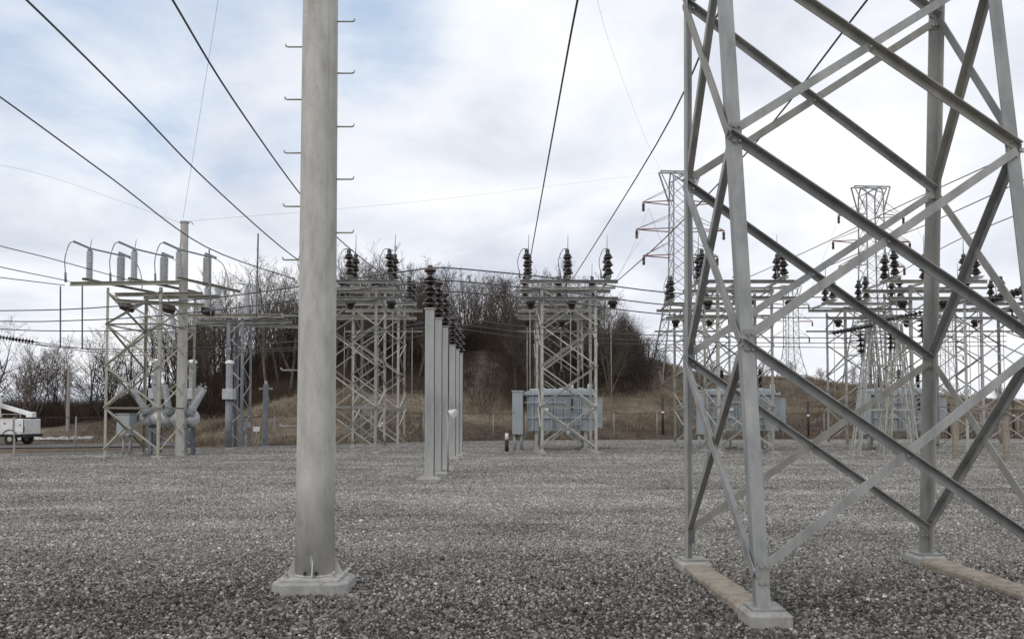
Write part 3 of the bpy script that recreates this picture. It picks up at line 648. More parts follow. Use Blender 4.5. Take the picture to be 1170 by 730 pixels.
# ------------------------------------------------------------------ left switch structure with grey insulators
o = thing('switch_tower', 'tan lattice switch tower with grey insulators standing around the breaker on the left', 'lattice tower', at(118, 524, 36.6) * Vector((1, 1, 0)) if False else (at(118, 524, 36.6).x, 36.6, 0), R(-4), GT)
w_, d_, H = 2.45, 3.4, 7.35
for x, y in ((0, 0), (w_, 0), (w_ + .0, d_), (0, d_)):
    MB().angle((x, y, .08), (x, y, H), (1 if x == 0 else -1, 0, 0), (0, 1 if y == 0 else -1, 0), .115, .016).build('leg', 'galv_tan', o)
    MB().box((x, y, .06), (.5, .5, .12), 0, .03).build('footing', 'concrete', o)
lv = [.4, 2.2, 4.0, 5.8, 7.2]
def brt(p, q, n_):
    n_ = Vector(n_); MB().angle(Vector(p) + n_ * .006, Vector(q) + n_ * .006, (0, 0, -1), n_, .07, .012).build('brace', 'galv_tan', o)
for z in lv[1:4:2]: brt((0, 0, z), (w_, 0, z), (0, -1, 0)); brt((0, d_, z), (w_, d_, z), (0, 1, 0)); brt((0, 0, z), (0, d_, z), (-1, 0, 0)); brt((w_, 0, z), (w_, d_, z), (1, 0, 0))
for i in range(4):
    z0, z1 = lv[i], lv[i + 1]
    brt((0, 0, z0), (w_, 0, z1), (0, -1, 0)); brt((w_, 0, z0), (0, 0, z1), (0, 1, 0)); brt((0, d_, z0), (w_, d_, z1), (0, 1, 0)); brt((w_, d_, z0), (0, d_, z1), (0, -1, 0))
    ya, yb = (0, d_) if i % 2 else (d_, 0)
    for x, n_ in ((0, -1), (w_, 1)): brt((x, 0, z0), (x, d_, z1), (n_, 0, 0)); brt((x, d_, z0), (x, 0, z1), (-n_, 0, 0))
for p_, q_ in (((-1.6, -.12, 7.52), (3.25, -.12, 7.52)), ((-.2, d_ + .12, 7.42), (3.5, d_ + .12, 7.42)), ((.5, -.2, 6.75), (3.7, 1.5, 6.75)), ((-.6, 1.7, 7.3), (3.5, 1.7, 7.3))):
    MB().channel(p_, q_, .12, .17, .018).build('beam', 'galv_tan', o)
for x in (-.9, 1.15, 3.3): MB().channel((x, -.3, 7.7), (x + 1.1, d_ + .5, 7.7), .12, .1, .014).build('cross_rail', 'galv_tan', o)
for x, y in ((.9, .05), (2.4, .7), (3.75, 1.7)):
    MB().lathe([(.06, -.3), (.14, -.28), (.2, 0), (.17, .28), (.06, .32)], (x, y, 6.5), (1, .3, -.25), 14).build('drive_insulator', 'porcelain', o)
LSW = o
GG = 'grey post switches on the left tower'
gsrc = None
for k, ((px, py, dpt), lb) in enumerate(zip(((102, 322, 36.8), (153, 322, 36.9), (204, 322, 37.0)), ('left grey post switch with looped cable on the tan tower', 'middle grey post switch with looped cable on the tan tower', 'right grey post switch beside the slim steel pole on the tan tower'))):
    loc = at(px, py, dpt); loc.z = 7.72
    if gsrc is None:
        gsrc = thing('post_switch', lb, 'switch', loc, 0, GG)
        for (x, y, h, r) in ((0, 0, 1.25, .15), (.72, 1.35, 1.25, .17), (.92, 1.0, 1.2, .17)):
            i_ = MB().lathe(grey_profile(h, r, 13), (x, y, 0), n=12).build('insulator', 'porcelain_grey', gsrc)
            MB().cyl((x, y, h), (x, y, h + .12), .09).build('cap', 'galv_blue', i_)
        MB().bar((-.55, -.35, 1.62), (.05, .05, 1.36), .08, .08).build('jaw', 'galv_blue', gsrc)
        MB().bar((.0, .0, 1.38), (.85, 1.3, 1.3), .06, .06).build('blade', 'galv_blue', gsrc)
        MB().bar((.72, 1.2, 1.42), (1.2, 1.2, 1.22), .16, .12).build('hinge', 'galv_blue', gsrc)
        jumper([(-.5, -.35, 1.62), (-.72, -.35, 1.5), (-.92, -.3, .9), (-.95, -.2, .35), (-.95, -.15, -.05)], .022).build('jumper_cable', 'rust_grey', gsrc)
        jumper([(1.15, 1.2, 1.2), (1.5, 1.2, .95), (1.72, 1.2, .4), (1.78, 1.2, -.2)], .022).build('jumper_cable', 'rust_grey', gsrc)
        MB().cyl((-.95, -.15, -.12), (-.95, -.18, .3), .05, n=8).build('cable_clamp', 'galv_blue', gsrc)
        MB().tube([(.02, 0, 1.4), (.06, 0, 1.72), (.1, 0, 1.8)], .014).build('arcing_horn', 'galv_blue', gsrc)
    else: dup(gsrc, loc, 0, lb)
# slim steel pole rising behind it
q = at(206.5, 520, 38.8); sp = thing('steel_pole', 'slim weathered steel pole rising above the tan tower on the left', 'utility pole', (q.x, 38.8, 0))
MB().lathe([(.24, 0), (.235, 3), (.17, 10.7)], n=18).build('shaft', 'pole', sp)
MB().lathe([(.2, 10.66), (.2, 10.74), (.02, 10.78)], n=14).build('cap', 'galv_bay', sp)
MB().tube([(.1, 0, 10.7), (.32, 0, 10.72), (.4, -.02, 10.6)], .02).build('wire_hook', 'galv_blue', sp)

# ------------------------------------------------------------------ circuit breaker
q = at(197, 520, 39.4)
cbk = thing('circuit_breaker', 'grey circuit breaker with splayed bushings under the tan tower', 'circuit breaker', (q.x, 39.2, 0), R(-6))
tk = MB().lathe([(.05, -1.5), (.22, -1.45), (.33, -1.28), (.35, -1.2), (.35, .95), (.38, 1.0), (.38, 1.12), (.3, 1.22), (.18, 1.3), (.05, 1.33)], (0, 0, 1.72), (1, 0, 0), 18).build('tank', 'porcelain_grey', cbk)
for x in (-.9, .0, .75): MB().cyl((x, 0, 1.72), (x + .07, 0, 1.72), .41, n=16).build('flange', 'tank', tk)
for x in (-.45, .55): MB().lathe([(.02, .45), (.1, .44), (.13, .4), (.13, .3)], (x, 0, 1.72), (0, -1, .15), 12).build('hatch', 'white', tk)
for bx_, by_, lx, ly in ((-1.0, -.22, -.62, -.1), (.02, -.22, -.1, -.12), (.98, -.22, .66, -.1), (-.72, .3, -.3, .15), (.2, .3, .02, .2), (.74, .3, .3, .15)):
    ax = Vector((lx, ly, 1)).normalized(); b0 = Vector((bx_, by_, 1.9))
    bu = MB().cyl(b0 - ax * .1, b0 + ax * .24, .21, .19, n=12).build('bushing', 'galv_blue', cbk)
    MB().lathe([(.17, 0), (.15, .5), (.12, 1.05), (.1, 1.1)] if False else [(r_ * (1 - .3 * h_ / 1.15), h_) for r_, h_ in grey_profile(1.15, .18, 12)], b0 + ax * .22, ax, 12).build('porcelain', 'porcelain_grey', bu)
    MB().cyl(b0 + ax * 1.36, b0 + ax * 1.52, .055).build('terminal', 'galv_blue', bu)
    MB().lathe([(.2, 0), (.27, .04), (.27, .14), (.2, .18)], b0 - ax * .02, ax, 14).build('collar', 'galv_blue', bu)
for x in (-.8, .85):
    for y in (-.35, .45): MB().ibeam((x, y, .1), (x, y, 1.3), .16, .16, .025, (0, 1, 0)).build('leg', 'galv_blue', cbk)
    MB().channel((x, -.5, 1.34), (x, .6, 1.34), .14, .14, .02).build('support_beam', 'galv_blue', cbk)
MB().box((-1.85, -.5, 1.42), (.62, .7, .95), 0, .03).build('control_cabinet', 'cab', cbk)
MB().box((-1.85, -.5, 1.92), (.68, .78, .04)).build('cabinet_hood', 'tank_rim', cbk)
for x in (-2.0, -1.7): MB().cyl((x, -.5, 0), (x, -.5, .95), .05).build('conduit', 'tank', cbk)
MB().bar((-.8, -.42, .2), (.85, -.42, 1.28), .06).build('brace', 'galv_blue', cbk); MB().bar((.85, -.48, .2), (-.8, -.48, 1.28), .06).build('brace', 'galv_blue', cbk)

# ------------------------------------------------------------------ instrument transformers
GI = 'grey instrument transformers on pedestals'
isrc = None
for (px, y0), lb in zip(((261, 46.5), (218.5, 46.0), (177, 45.5)), ('grey instrument transformer with a square box on a blue pedestal, nearest the small rear tower', 'grey instrument transformer rising just right of the slim steel pole', 'grey instrument transformer half hidden by the tan tower leg')):
    q = at(px, 514, y0)
    if isrc is None:
        isrc = thing('instrument_transformer', lb, 'instrument transformer', (q.x, y0, 0), 0, GI)
        MB().cyl((0, 0, .1), (0, 0, 2.75), .19, n=14).build('pedestal', 'galv_blue', isrc)
        MB().box((0, 0, .06), (.7, .7, .12), 0, .02).build('footing', 'concrete', isrc)
        MB().box((0, 0, 3.03), (.6, .6, .56), 0, .03).build('junction_box', 'porcelain_grey', isrc)
        i_ = MB().lathe(grey_profile(1.35, .2, 14), (0, 0, 3.32), n=14).build('insulator', 'porcelain_grey', isrc)
        MB().lathe([(.17, 0), (.24, .03), (.24, .12), (.16, .2), (.03, .23)], (0, 0, 4.66), n=14).build('cap', 'white', i_)
    else: dup(isrc, (q.x, y0, 0), 0, lb)

# ------------------------------------------------------------------ small rear tower on the left, with grey posts
q = at(257, 514, 47.5); o = thing('switch_tower', 'small blue grey lattice tower with a crossbar left of the tall pole', 'lattice tower', (q.x, 47.5, 0), 0, GT)
for x, y in ((0, 0), (.95, 0), (.95, 1.6), (0, 1.6), ):
    MB().angle((x, y, .06), (x, y, 7.3), (1 if x == 0 else -1, 0, 0), (0, 1 if y == 0 else -1, 0), .2 if x == 0 else .14, .02).build('leg', 'galv_blue', o)
for i in range(8):
    z0, z1 = .3 + i * .86, .3 + (i + 1) * .86; a_, b_ = (0, .95) if i % 2 else (.95, 0)
    MB().bar((a_, 0.03, z0), (b_, 0.03, z1), .06, .02, (0, 1, 0)).build('brace', 'galv_bay', o)
    MB().bar((.95, 0 if i % 2 else 1.6, z0), (.95, 1.6 if i % 2 else 0, z1), .06, .02, (1, 0, 0)).build('brace', 'galv_bay', o)
MB().channel((-2.6, -.1, 7.42), (3.2, -.1, 7.42), .14, .22, .02).build('beam', 'galv_bay', o)
MB().channel((-2.2, 1.7, 7.3), (3.2, 1.7, 7.3), .14, .22, .02).build('beam', 'galv_bay', o)
MB().channel((-1.5, -.2, 6.95), (3.9, 1.3, 6.95), .1, .16, .02).build('beam', 'galv_bay', o)
MB().box((1.1, .4, 1.35), (.3, .3, .28)).build('switch_box', 'cab', o)
T2o = o
isr2 = None
for px, lb in ((236, 'grey post insulator at the left end of the small rear tower crossbar'), (249, 'grey post insulator second from the left on the small rear tower crossbar'), (282, 'grey post insulator above the right half of the small rear tower crossbar'), (292, 'grey post insulator at the right end of the small rear tower crossbar')):
    q = at(px, 360, 47.4)
    if isr2 is None:
        isr2 = thing('post_insulator', lb, 'insulator', (q.x, 47.4, 7.53), 0, 'grey post insulators on the small rear tower')
        MB().lathe(grey_profile(1.45, .17, 13), n=12).build('porcelain', 'porcelain_grey', isr2); MB().cyl((0, 0, 1.45), (0, 0, 1.58), .08).build('cap', 'galv_blue', isr2)
        MB().bar((-.5, 0, 1.72), (.2, 0, 1.55), .06).build('contact_arm', 'galv_blue', isr2)
    else: dup(isr2, (q.x, 47.4, 7.53), 0, lb)
# small wooden post with crossarm
q = at(303, 512, 50); sp = thing('wooden_post', 'short grey post with a small crossarm near the fence left of the tall pole', 'post', (q.x, 50, 0))
MB().box((0, 0, 1.85), (.26, .26, 3.7), 0, .02).build('shaft', 'galv_blue', sp); MB().bar((-.4, 0, 3.45), (.4, 0, 3.45), .1, .12).build('crossarm', 'wood', sp); MB().box((0, 0, 3.8), (.14, .14, .2)).build('cap', 'porcelain_grey', sp)

# ------------------------------------------------------------------ A-frame dead-end tower on the right
q = at(1014, 521, 38); af = thing('dead_end_tower', 'splayed A frame dead end tower in front of the right transformer', 'lattice tower', (q.x, 38, 0))
def lat_col(p, q, w0, w1):
    p, q = Vector(p), Vector(q); g = []
    for sx in (-1, 1):
        for sy in (-1, 1):
            g.append((p + Vector((sx * w0, sy * w0, 0)), q + Vector((sx * w1, sy * w1, 0))))
    mb = MB()
    for a_, b_ in g: mb.bar(a_, b_, .05, .05)
    for n_, (i, j) in enumerate(((0, 1), (1, 3), (3, 2), (2, 0))):
        for k in range(9):
            t0, t1 = k / 9, (k + 1) / 9; e, f_ = (i, j) if k % 2 else (j, i)
            mb.bar(g[e][0].lerp(g[e][1], t0), g[f_][0].lerp(g[f_][1], t1), .025, .012)
    return mb
for y in (0, 1.9):
    for x0_, x1_ in ((-1.45, -.75), (.15, -.55), (1.2, .55), (.1, .5)):
        pass
for x0_, x1_, y in ((-1.42, -.7, 0), (.05, -.45, .3), (-.1, .45, 0), (1.35, .75, .3)):
    lat_col((x0_, y, .1), (x1_, y, 6.0), .15, .09).build('lattice_leg', 'galv_bay', af)
    MB().box((x0_, y, .06), (.55, .55, .12), 0, .02).build('footing', 'concrete', af)
mbm = lat_col((-1.1, .15, 6.05), (2.6, .15, 6.25), .16, .16); mbm.build('crossbeam', 'galv_bay', af)
MB().bar((-1.2, 0, 2.1), (1.2, 0, 2.1), .07).build('brace', 'galv_bay', af); MB().bar((-1.0, .3, 4.1), (1.0, .3, 4.1), .07).build('brace', 'galv_bay', af)
def disc_string(name, a, b, n, r, label, cat, group, mat='porcelain'):
    a, b = Vector(a), Vector(b); L = (b - a).length; o = thing(name, label, cat, a, 0, group); ax = (b - a).normalized()
    pr = [(.02, 0)]
    for k in range(n):
        z0 = L * (.06 + .88 * k / n); H = L * .88 / n; pr += [(.035, z0), (.05, z0 + H * .1), (r, z0 + H * .5), (r * .95, z0 + H * .6), (.04, z0 + H * .7)]
    MB().lathe(pr + [(.02, L)], (0, 0, 0), ax, 12).build('discs', mat, o)
    MB().cyl(ax * -.08, ax * .06 * L, .03, n=8).build('end_fitting', 'galv_blue', o); MB().cyl(ax * .94 * L, ax * (L + .1), .03, n=8).build('end_fitting', 'galv_blue', o)
    return o
GST = 'strings of disc insulators'
disc_string('strain_insulator', at(1000, 371, 38), at(948, 381, 36), 12, .095, 'long string of dark discs pulling left from the A frame tower', 'insulator', GST)
disc_string('strain_insulator', at(1062, 355, 36), at(1009, 366, 37), 9, .12, 'string of dark discs just left of the far upright of the near tower', 'insulator', GST)
disc_string('strain_insulator', at(1172, 331, 33), at(1130, 343, 34.5), 8, .17, 'string of dark discs cut by the right edge of the picture', 'insulator', GST)
disc_string('hanging_insulator', at(983, 378, 38), at(984, 406, 38), 4, .2, 'left vertical string of black discs hanging on the A frame tower', 'insulator', GST)
disc_string('hanging_insulator', at(1017, 378, 38), at(1018, 401, 38), 4, .2, 'right vertical string of black discs hanging on the A frame tower', 'insulator', GST)
disc_string('hanging_insulator', at(1156, 340, 36), at(1157, 378, 36), 4, .23, 'vertical string of black discs hanging near the right edge', 'insulator', GST)
disc_string('hanging_insulator', at(1053, 362, 37), at(1054, 388, 37), 4, .2, 'vertical string of black discs hidden partly by the far upright of the near tower', 'insulator', GST)
disc_string('strain_insulator', at(-8, 384, 40), at(42, 391, 41), 12, .14, 'string of dark discs at the left edge above the utility truck', 'insulator', GST)

# concrete bollards on the right
for px, y, h, lb in ((1092, 35.5, 1.6, 'concrete post left of the pair at the right end of the yard'), (1150, 34, 1.75, 'concrete post right of the pair at the right end of the yard')):
    q = at(px, 520, y); bo = thing('concrete_post', lb, 'post', (q.x, y, 0), 0, 'concrete posts'); MB().box((0, 0, h / 2), (.2, .2, h), 0, .015).build('shaft', 'concrete_tan', bo); MB().box((0, 0, h + .015), (.24, .24, .03)).build('cap', 'concrete', bo)
# black marker bollard, yellow stakes, black standpipes on the slope
q = at(579, 516, 43.6); bo = thing('bollard', 'short black bollard with white top left of the middle transformer', 'bollard', (q.x, 43.6, 0))
MB().cyl((0, 0, 0), (0, 0, .62), .1).build('shaft', 'black', bo); MB().cyl((0, 0, .62), (0, 0, .95), .09).build('reflective_band', 'white', bo); MB().cyl((0, 0, .95), (0, 0, 1.0), .09, .04).build('cap', 'galv_blue', bo)
q = at(785, 520, 39.5); bo2 = dup(bo, (q.x, 39.5, 0), 0, 'short black bollard half hidden behind the far left tower leg')
ssp = None
for px, y, top, lb in ((590, 63.4, 440, 'black standpipe with pale band behind the transformer cabinet'), (757, 66, 436, 'black standpipe under the left transmission tower'), (923, 67, 446, 'black standpipe alone on the bare slope'), (1083, 66.5, 424, 'black standpipe just right of the far upright'), (1157, 68, 434, 'black standpipe near the right edge')):
    q = at(px, top, y); z = hill_h(q.x, y) - .1; h = 2.8
    if ssp is None:
        ssp = thing('standpipe', lb, 'pipe', (q.x, y, z), 0, 'black standpipes along the fence'); MB().cyl((0, 0, 0), (0, 0, h), .085).build('pipe', 'black', ssp); MB().cyl((0, 0, h * .6), (0, 0, h * .66), .1).build('band', 'white', ssp)
        MB().cyl((0, 0, h), (0, 0, h + .06), .1, .06).build('cap', 'black', ssp)
    else: dup(ssp, (q.x, y, z), 0, lb)
for px, y, lb in ((281, 44.5, 'thin pale stake in the gravel by the small rear tower'), (16, 36.9, 'thin pale stake at the kerb below the utility truck')):
    q = at(px, 520, y); st = MB().box((q.x, y, .42), (.07, .07, .85), 0, .01).build('marker_stake', 'wood', None); tag(st, lb, 'stake', 'marker stakes')

# ------------------------------------------------------------------ fence
def fence(line, spacing, h, label):
    P = [Vector((x, y, 0)) for x, y in line]; o = thing('chain_link_fence', label, 'fence', (P[0].x, P[0].y, 0), 0, 'chain link fence runs'); O = P[0]
    posts = []
    for a_, b_ in zip(P, P[1:]):
        n = max(1, round((b_ - a_).length / spacing)); posts += [a_.lerp(b_, k / n) for k in range(n)]
    posts.append(P[-1]); G = lambda p: Vector((p.x - O.x, p.y - O.y, max(hill_h(p.x, p.y), 0)))
    rail = MB(); net = MB(); low = MB()
    for p in posts: g = G(p); MB().cyl(g - Vector((0, 0, .1)), g + Vector((0, 0, h + .05)), .035, n=8).build('post', 'rust_grey', o)
    for a_, b_ in zip(posts, posts[1:]):
        ga, gb = G(a_), G(b_); rail.cyl(ga + Vector((0, 0, h)), gb + Vector((0, 0, h)), .024, n=6); L = (gb - ga).length; n = int(L / .16)
        for k in range(n):
            for s in (1, -1):
                t0 = k / n; dt = h / 1.9 / L; t1 = t0 + dt * s
                t1c = min(max(t1, 0), 1); f_ = abs(t1c - t0) / dt
                if f_ < .05: continue
                net.bar(ga.lerp(gb, t0) + Vector((0, 0, .06)), ga.lerp(gb, t1c) + Vector((0, 0, .06 + (h - .1) * f_)), .0045, .0045)
        for z in (.35,): low.cyl(ga + Vector((0, 0, h + z)), gb + Vector((0, 0, h + z)), .008, n=4)
    rail.build('top_rail', 'bark', o); nn = net.build('wire_mesh', 'wire_red', o); return o
fence([(x, edge_y(x) + 1.2) for x in (-9, -6, 1, 14, 30)], 3.2, 2.05, 'chain link fence along the foot of the middle hill')
fence([(x, edge_y(x) + 1.2) for x in (30, 45, 60)], 3.2, 2.05, 'chain link fence continuing at the right behind the near tower')
fence([(-44, 38.5), (-30, 40.5), (-22.5, 44), (-14.5, 52)], 3.2, 1.75, 'chain link fence in front of the utility truck on the left')
for px, py, y, rz, lb in ((293, 490, 54, .2, 'small pale sign plate on the fence left of the tall pole'), (449, 484, 60.5, .1, 'small pale sign plate on the fence right of the tall pole')):
    q = at(px, py, y); sg = MB().box((0, 0, 0), (.42, .03, .3), 0, .004).build('sign_plate', 'white'); sg.location = (q.x, y if px < 300 else edge_y(q.x) + 1.12, q.z); sg.rotation_euler = (0, 0, rz); tag(sg, lb, 'sign', 'sign plates')
    if px < 300:
        sl = MB().cyl((0, .03, -.9), (0, .03, .1), .025).build('sign_post', 'galv_bay', sg)

# ------------------------------------------------------------------ transmission towers
def pylon(loc, H, label, rz=0, arms=True, group='transmission towers on the slope', s=1.0, bw=2.2, hw=1.15):
    o = thing('transmission_tower', label, 'transmission tower', loc, rz, group)
    def half(z): t = z / H; return bw * s * (1 - t / .5) + hw * s * (t / .5) if t < .5 else hw * s - (t - .5) * .25 * s
    ZL = [0] + list(np.linspace(.17, .97, 12) * H)
    lg = []
    for sx, sy in ((-1, -1), (1, -1), (1, 1), (-1, 1)):
        mb = MB(); pts = [Vector((sx * half(z), sy * half(z), z)) for z in ZL]
        for a_, b_ in zip(pts, pts[1:]): mb.bar(a_, b_, .12 * s, .12 * s)
        mb.build('leg', 'rust_grey', o); lg.append(pts)
    for f in range(4):
        g = f; h_ = (f + 1) % 4; mb = MB()
        for i in range(len(ZL) - 1):
            mb.bar(lg[g][i], lg[h_][i + 1], .05 * s, .04 * s); mb.bar(lg[h_][i], lg[g][i + 1], .05 * s, .04 * s)
            if i < 3: mb.bar(lg[g][i + 1], lg[h_][i + 1], .1 * s, .08 * s)
        mb.build('bracing', 'rust_grey', o)
    zt = ZL[-1]; ht = half(zt); top = MB()
    for sy in (-1, 1):
        top.bar((-2.1 * s, sy * ht * .4, zt + .9 * s), (2.1 * s, sy * ht * .4, zt + .9 * s), .13 * s)
        for sx in (-1, 1):
            top.bar((sx * ht, sy * ht, zt - 2.2 * s), (sx * 2.1 * s, sy * ht * .4, zt + .9 * s), .12 * s); top.bar((sx * ht, sy * ht, zt), (sx * ht, sy * ht * .4, zt + .9 * s), .12 * s)
            top.bar((sx * ht, sy * ht, zt), (-sx * ht, sy * ht * .4, zt + .9 * s), .1 * s)
    top.build('peak', 'rust_grey', o)
    if arms:
        for z, w_ in ((.865 * H, 3.9), (.735 * H, 4.6), (.61 * H, 3.9)):
            for sx in (-1, 1):
                a_ = MB(); tip = Vector((sx * w_ * s, 0, z)); hh = half(z)
                for sy in (-1, 1):
                    a_.bar((sx * hh, sy * hh, z), tip, .09 * s, .09 * s); a_.bar((sx * hh, sy * hh, z + 1.5 * s), tip, .045 * s)
                ar = a_.build('crossarm', 'rust', o)
                MB().lathe([(.05, 0), (.15, .05), (.15, .4), (.08, .45), (.15, .5), (.15, .8), (.04, .85)], tip - Vector((sx * .1, 0, .1)), (0, 0, -1), 8).build('insulator', 'porcelain_red', ar)
    return o
def on_hill(px, Y): x = (px - PX) / F * Y; return Vector((x, Y, hill_h(x, Y) - .15))
q = on_hill(779, 86); pylon(q, (at(779, 197, 86).z - q.z - .9) / .97, 'tall lattice transmission tower with rusty arms left of the near tower', R(4), bw=2.7, hw=1.0)
q = on_hill(999, 96); pylon(q, (at(999, 214, 96).z - q.z - .9) / .97, 'tall transmission tower with a wide flat top seen through the near tower', R(4), bw=2.6, hw=1.08)
q = on_hill(905, 165); pylon(q, at(905, 322, 165).z - q.z - 1, 'slender far transmission tower beyond the bare slope', R(10), arms=True, bw=3.8, hw=1.1, s=1)
q = on_hill(1083, 190); pylon(q, at(1083, 350, 190).z - q.z - 1, 'faint distant transmission tower right of the far upright', R(5), arms=True, bw=3.0, hw=1.0, s=1)

# ------------------------------------------------------------------ wires and cables
def cable(name, pts, r, label, mat='conductor', group=None, cat='cable', sub=6):
    P = smooth_path(pts, sub); o = MB().tube([p - P[0] for p in P], r, 6).build(name, mat); o.location = P[0]; tag(o, label, cat, group); return o
GO = 'overhead conductors'
W1 = wire_at((-60, -80, 14.5), (30, 0, 16), (150, 118, 21), (240, 210, 28), (335, 293, 37), (388, 321, 40.6))
cable('overhead_conductor', W1, .024, 'thick black conductor slanting from the top left corner down to the tall pole', group=GO)
cable('overhead_conductor', wire_at((150, -80, 13.5), (197, 0, 15), (265, 112, 20), (340, 218, 29), (386, 272, 36), (436, 313, 40.6)), .024, 'thick black conductor crossing behind the tall pole from the top', group=GO)
W3 = wire_at((-60, 72, 22), (0, 111, 24), (125, 202, 28.5), (235, 282, 35), (337, 319, 40.4))
cable('overhead_conductor', W3, .024, 'thick black conductor entering at the left edge and ending at the tall pole', group=GO)
cable('overhead_conductor', wire_at((680, -80, 12.5), (660, 0, 14), (634, 140, 20), (604, 306, 40.4)), .02, 'brown conductor dropping steeply from the top middle to the middle tower', 'wire_red', GO)
cable('overhead_conductor', wire_at((885, -80, 12.5), (828, 0, 14), (750, 165, 22), (653, 321, 40.4)), .02, 'brown conductor slanting to the middle of the middle tower beam', 'wire_red', GO)
cable('overhead_conductor', wire_at((1060, -85, 12.8), (991, 0, 14), (862, 165, 21), (760, 272, 30), (703, 323, 40.4)), .02, 'brown conductor slanting behind the near tower to the right end of the middle beam', 'wire_red', GO)
cable('overhead_conductor', wire_at((1260, 118, 20), (1170, 170, 23), (1027, 236, 30), (935, 281, 36), (848, 320, 40.4)), .016, 'upper brown conductor slanting through the near tower from the right edge', 'wire_red', GO)
cable('overhead_conductor', wire_at((1260, 165, 20), (1170, 206, 23), (1060, 256, 30), (1024, 271, 33), (905, 322, 40.4)), .016, 'middle brown conductor slanting through the near tower from the right edge', 'wire_red', GO)
cable('overhead_conductor', wire_at((1260, 205, 22), (1170, 242, 26), (1085, 279, 33), (1010, 322, 40.4)), .016, 'lower brown conductor slanting through the near tower from the right edge', 'wire_red', GO)
GB = 'bus conductors along the insulator posts'
bus = [[(-30, 356, 31), (0, 355, 31), (60, 354, 30.5), (118, 351, 30), (238, 341, 28), (339, 328, 26), (383, 321.5, 25)],
       [(-30, 367, 32), (0, 367, 32), (60, 367, 31.5), (180, 361, 30.5), (339, 343, 28.5), (383, 334, 27.5)],
       [(-30, 376, 33), (0, 376, 33), (60, 378, 33), (180, 376, 32), (339, 358, 30.5), (383, 348, 29.7)]]
right = [[(530, 307.5, 24.3), (640, 318.5, 26.5), (784, 336, 29), (960, 340, 30), (1110, 341, 31), (1260, 338, 32)],
         [(530, 322, 26.4), (640, 333, 28), (784, 350, 30.5), (960, 352, 31.5), (1110, 353, 32.5), (1260, 351, 33.5)],
         [(530, 334, 28.6), (640, 345, 30), (784, 361, 32), (960, 363, 33), (1110, 363, 34), (1260, 360, 35)]]
for k, w1 in enumerate(('upper', 'middle', 'lower')):
    cable('bus_conductor', wire_at(*bus[k]) + [SUP[k]], .021, f'{w1} of the three dark bus wires left of the front insulator posts', group=GB)
    cable('bus_conductor', [SUP[k]] + wire_at(*right[k]), .021, f'{w1} of the three dark bus wires right of the front insulator posts', group=GB)
low_l = [[(0, 385, 40), (60, 396, 40), (187, 399, 39.5), (339, 390, 37.5), (383, 386, 37)], [(42, 391, 41), (120, 401, 41), (187, 402, 41), (339, 397, 39.5), (440, 380, 38.5)], [(42, 393, 42), (130, 405, 42), (200, 405, 42), (339, 400, 41.5), (440, 390, 41)]]
low_r = [[(640, 377, 37), (784, 384, 38), (960, 386, 39), (1150, 384, 41)], [(640, 384, 39), (784, 390, 40), (960, 392, 41), (1150, 390, 43)], [(640, 390, 41), (784, 394, 42), (960, 397, 43), (1150, 395, 45)]]
for k, w1 in enumerate(('upper', 'middle', 'lower')):
    cable('bus_conductor', wire_at(*low_l[k]) + [SUP[3 + k]], .02, f'{w1} of the three low bus wires left of the rear insulator posts', group=GB)
    cable('bus_conductor', [SUP[3 + k]] + wire_at(*low_r[k]), .02, f'{w1} of the three low bus wires right of the rear insulator posts', group=GB)
for k, (p_, lb) in enumerate((([(-60, 263, 30), (0, 281, 31), (60, 296, 33), (150, 321, 37.5)], 'upper of three wires reaching the tan tower from the left edge'), ([(-60, 290, 30), (0, 305, 31), (78, 321, 36)], 'middle of three wires reaching the tan tower from the left edge'), ([(-60, 309, 30), (0, 317, 31), (74, 326, 36)], 'lower of three wires reaching the tan tower from the left edge'))):
    cable('overhead_conductor', wire_at(*p_), .018, lb, group=GO)
GD = 'vertical dropper rods'
for pts, lb in (([(69, 327, 36.5), (69, 397, 38)], 'left vertical dropper beneath the left beam end of the tan tower'), ([(94, 326, 36.5), (94, 399, 38)], 'right vertical dropper beneath the left beam end of the tan tower'), ([(239, 285, 35.2), (241, 362, 36)], 'vertical dropper hanging beside the slim steel pole'), ([(295, 267, 33.5), (293, 362, 35)], 'vertical dropper hanging midway between slim pole and tall pole')):
    cable('dropper', wire_at(*pts), .032, lb, 'galv_blue', GD, 'dropper')
GW = 'thin static wires in the sky'
for pts, lb in (([(250, -5, 30), (235, 90, 33), (209, 250, 38.7)], 'hair thin wire falling to the top of the slim steel pole'), ([(-20, 185, 40), (60, 203, 40), (207, 255, 38.8)], 'hair thin wire from the left edge to the slim steel pole'), ([(681, -5, 40), (700, 60, 55), (740, 165, 75), (757, 197, 86)], 'hair thin wire curving down to the left transmission tower peak'), ([(211, 253, 38.8), (500, 228, 60), (757, 197, 86)], 'hair thin wire between slim pole and left transmission tower')):
    cable('static_wire', wire_at(*pts), .007, lb, 'thin', GW, 'wire')
for pts, lb in (([(741, 238, 86), (722, 285, 78), (700, 330, 60)], 'thin line falling left from the upper arm of the left transmission tower'), ([(741, 238, 86), (760, 285, 90), (790, 330, 100)], 'thin line falling right from the upper arm of the left transmission tower'), ([(733, 273, 86), (715, 300, 75), (699, 326, 60)], 'thin line falling left from the middle arm of the left transmission tower'), ([(955, 258, 96), (935, 310, 90), (905, 385, 80)], 'thin line falling left from the upper arm of the wide topped tower'), ([(1042, 248, 96), (1060, 285, 90), (1090, 330, 80)], 'thin line falling right from the upper arm of the wide topped tower')):
    cable('line_wire', wire_at(*pts), .016, lb, 'thin', GW, 'wire')

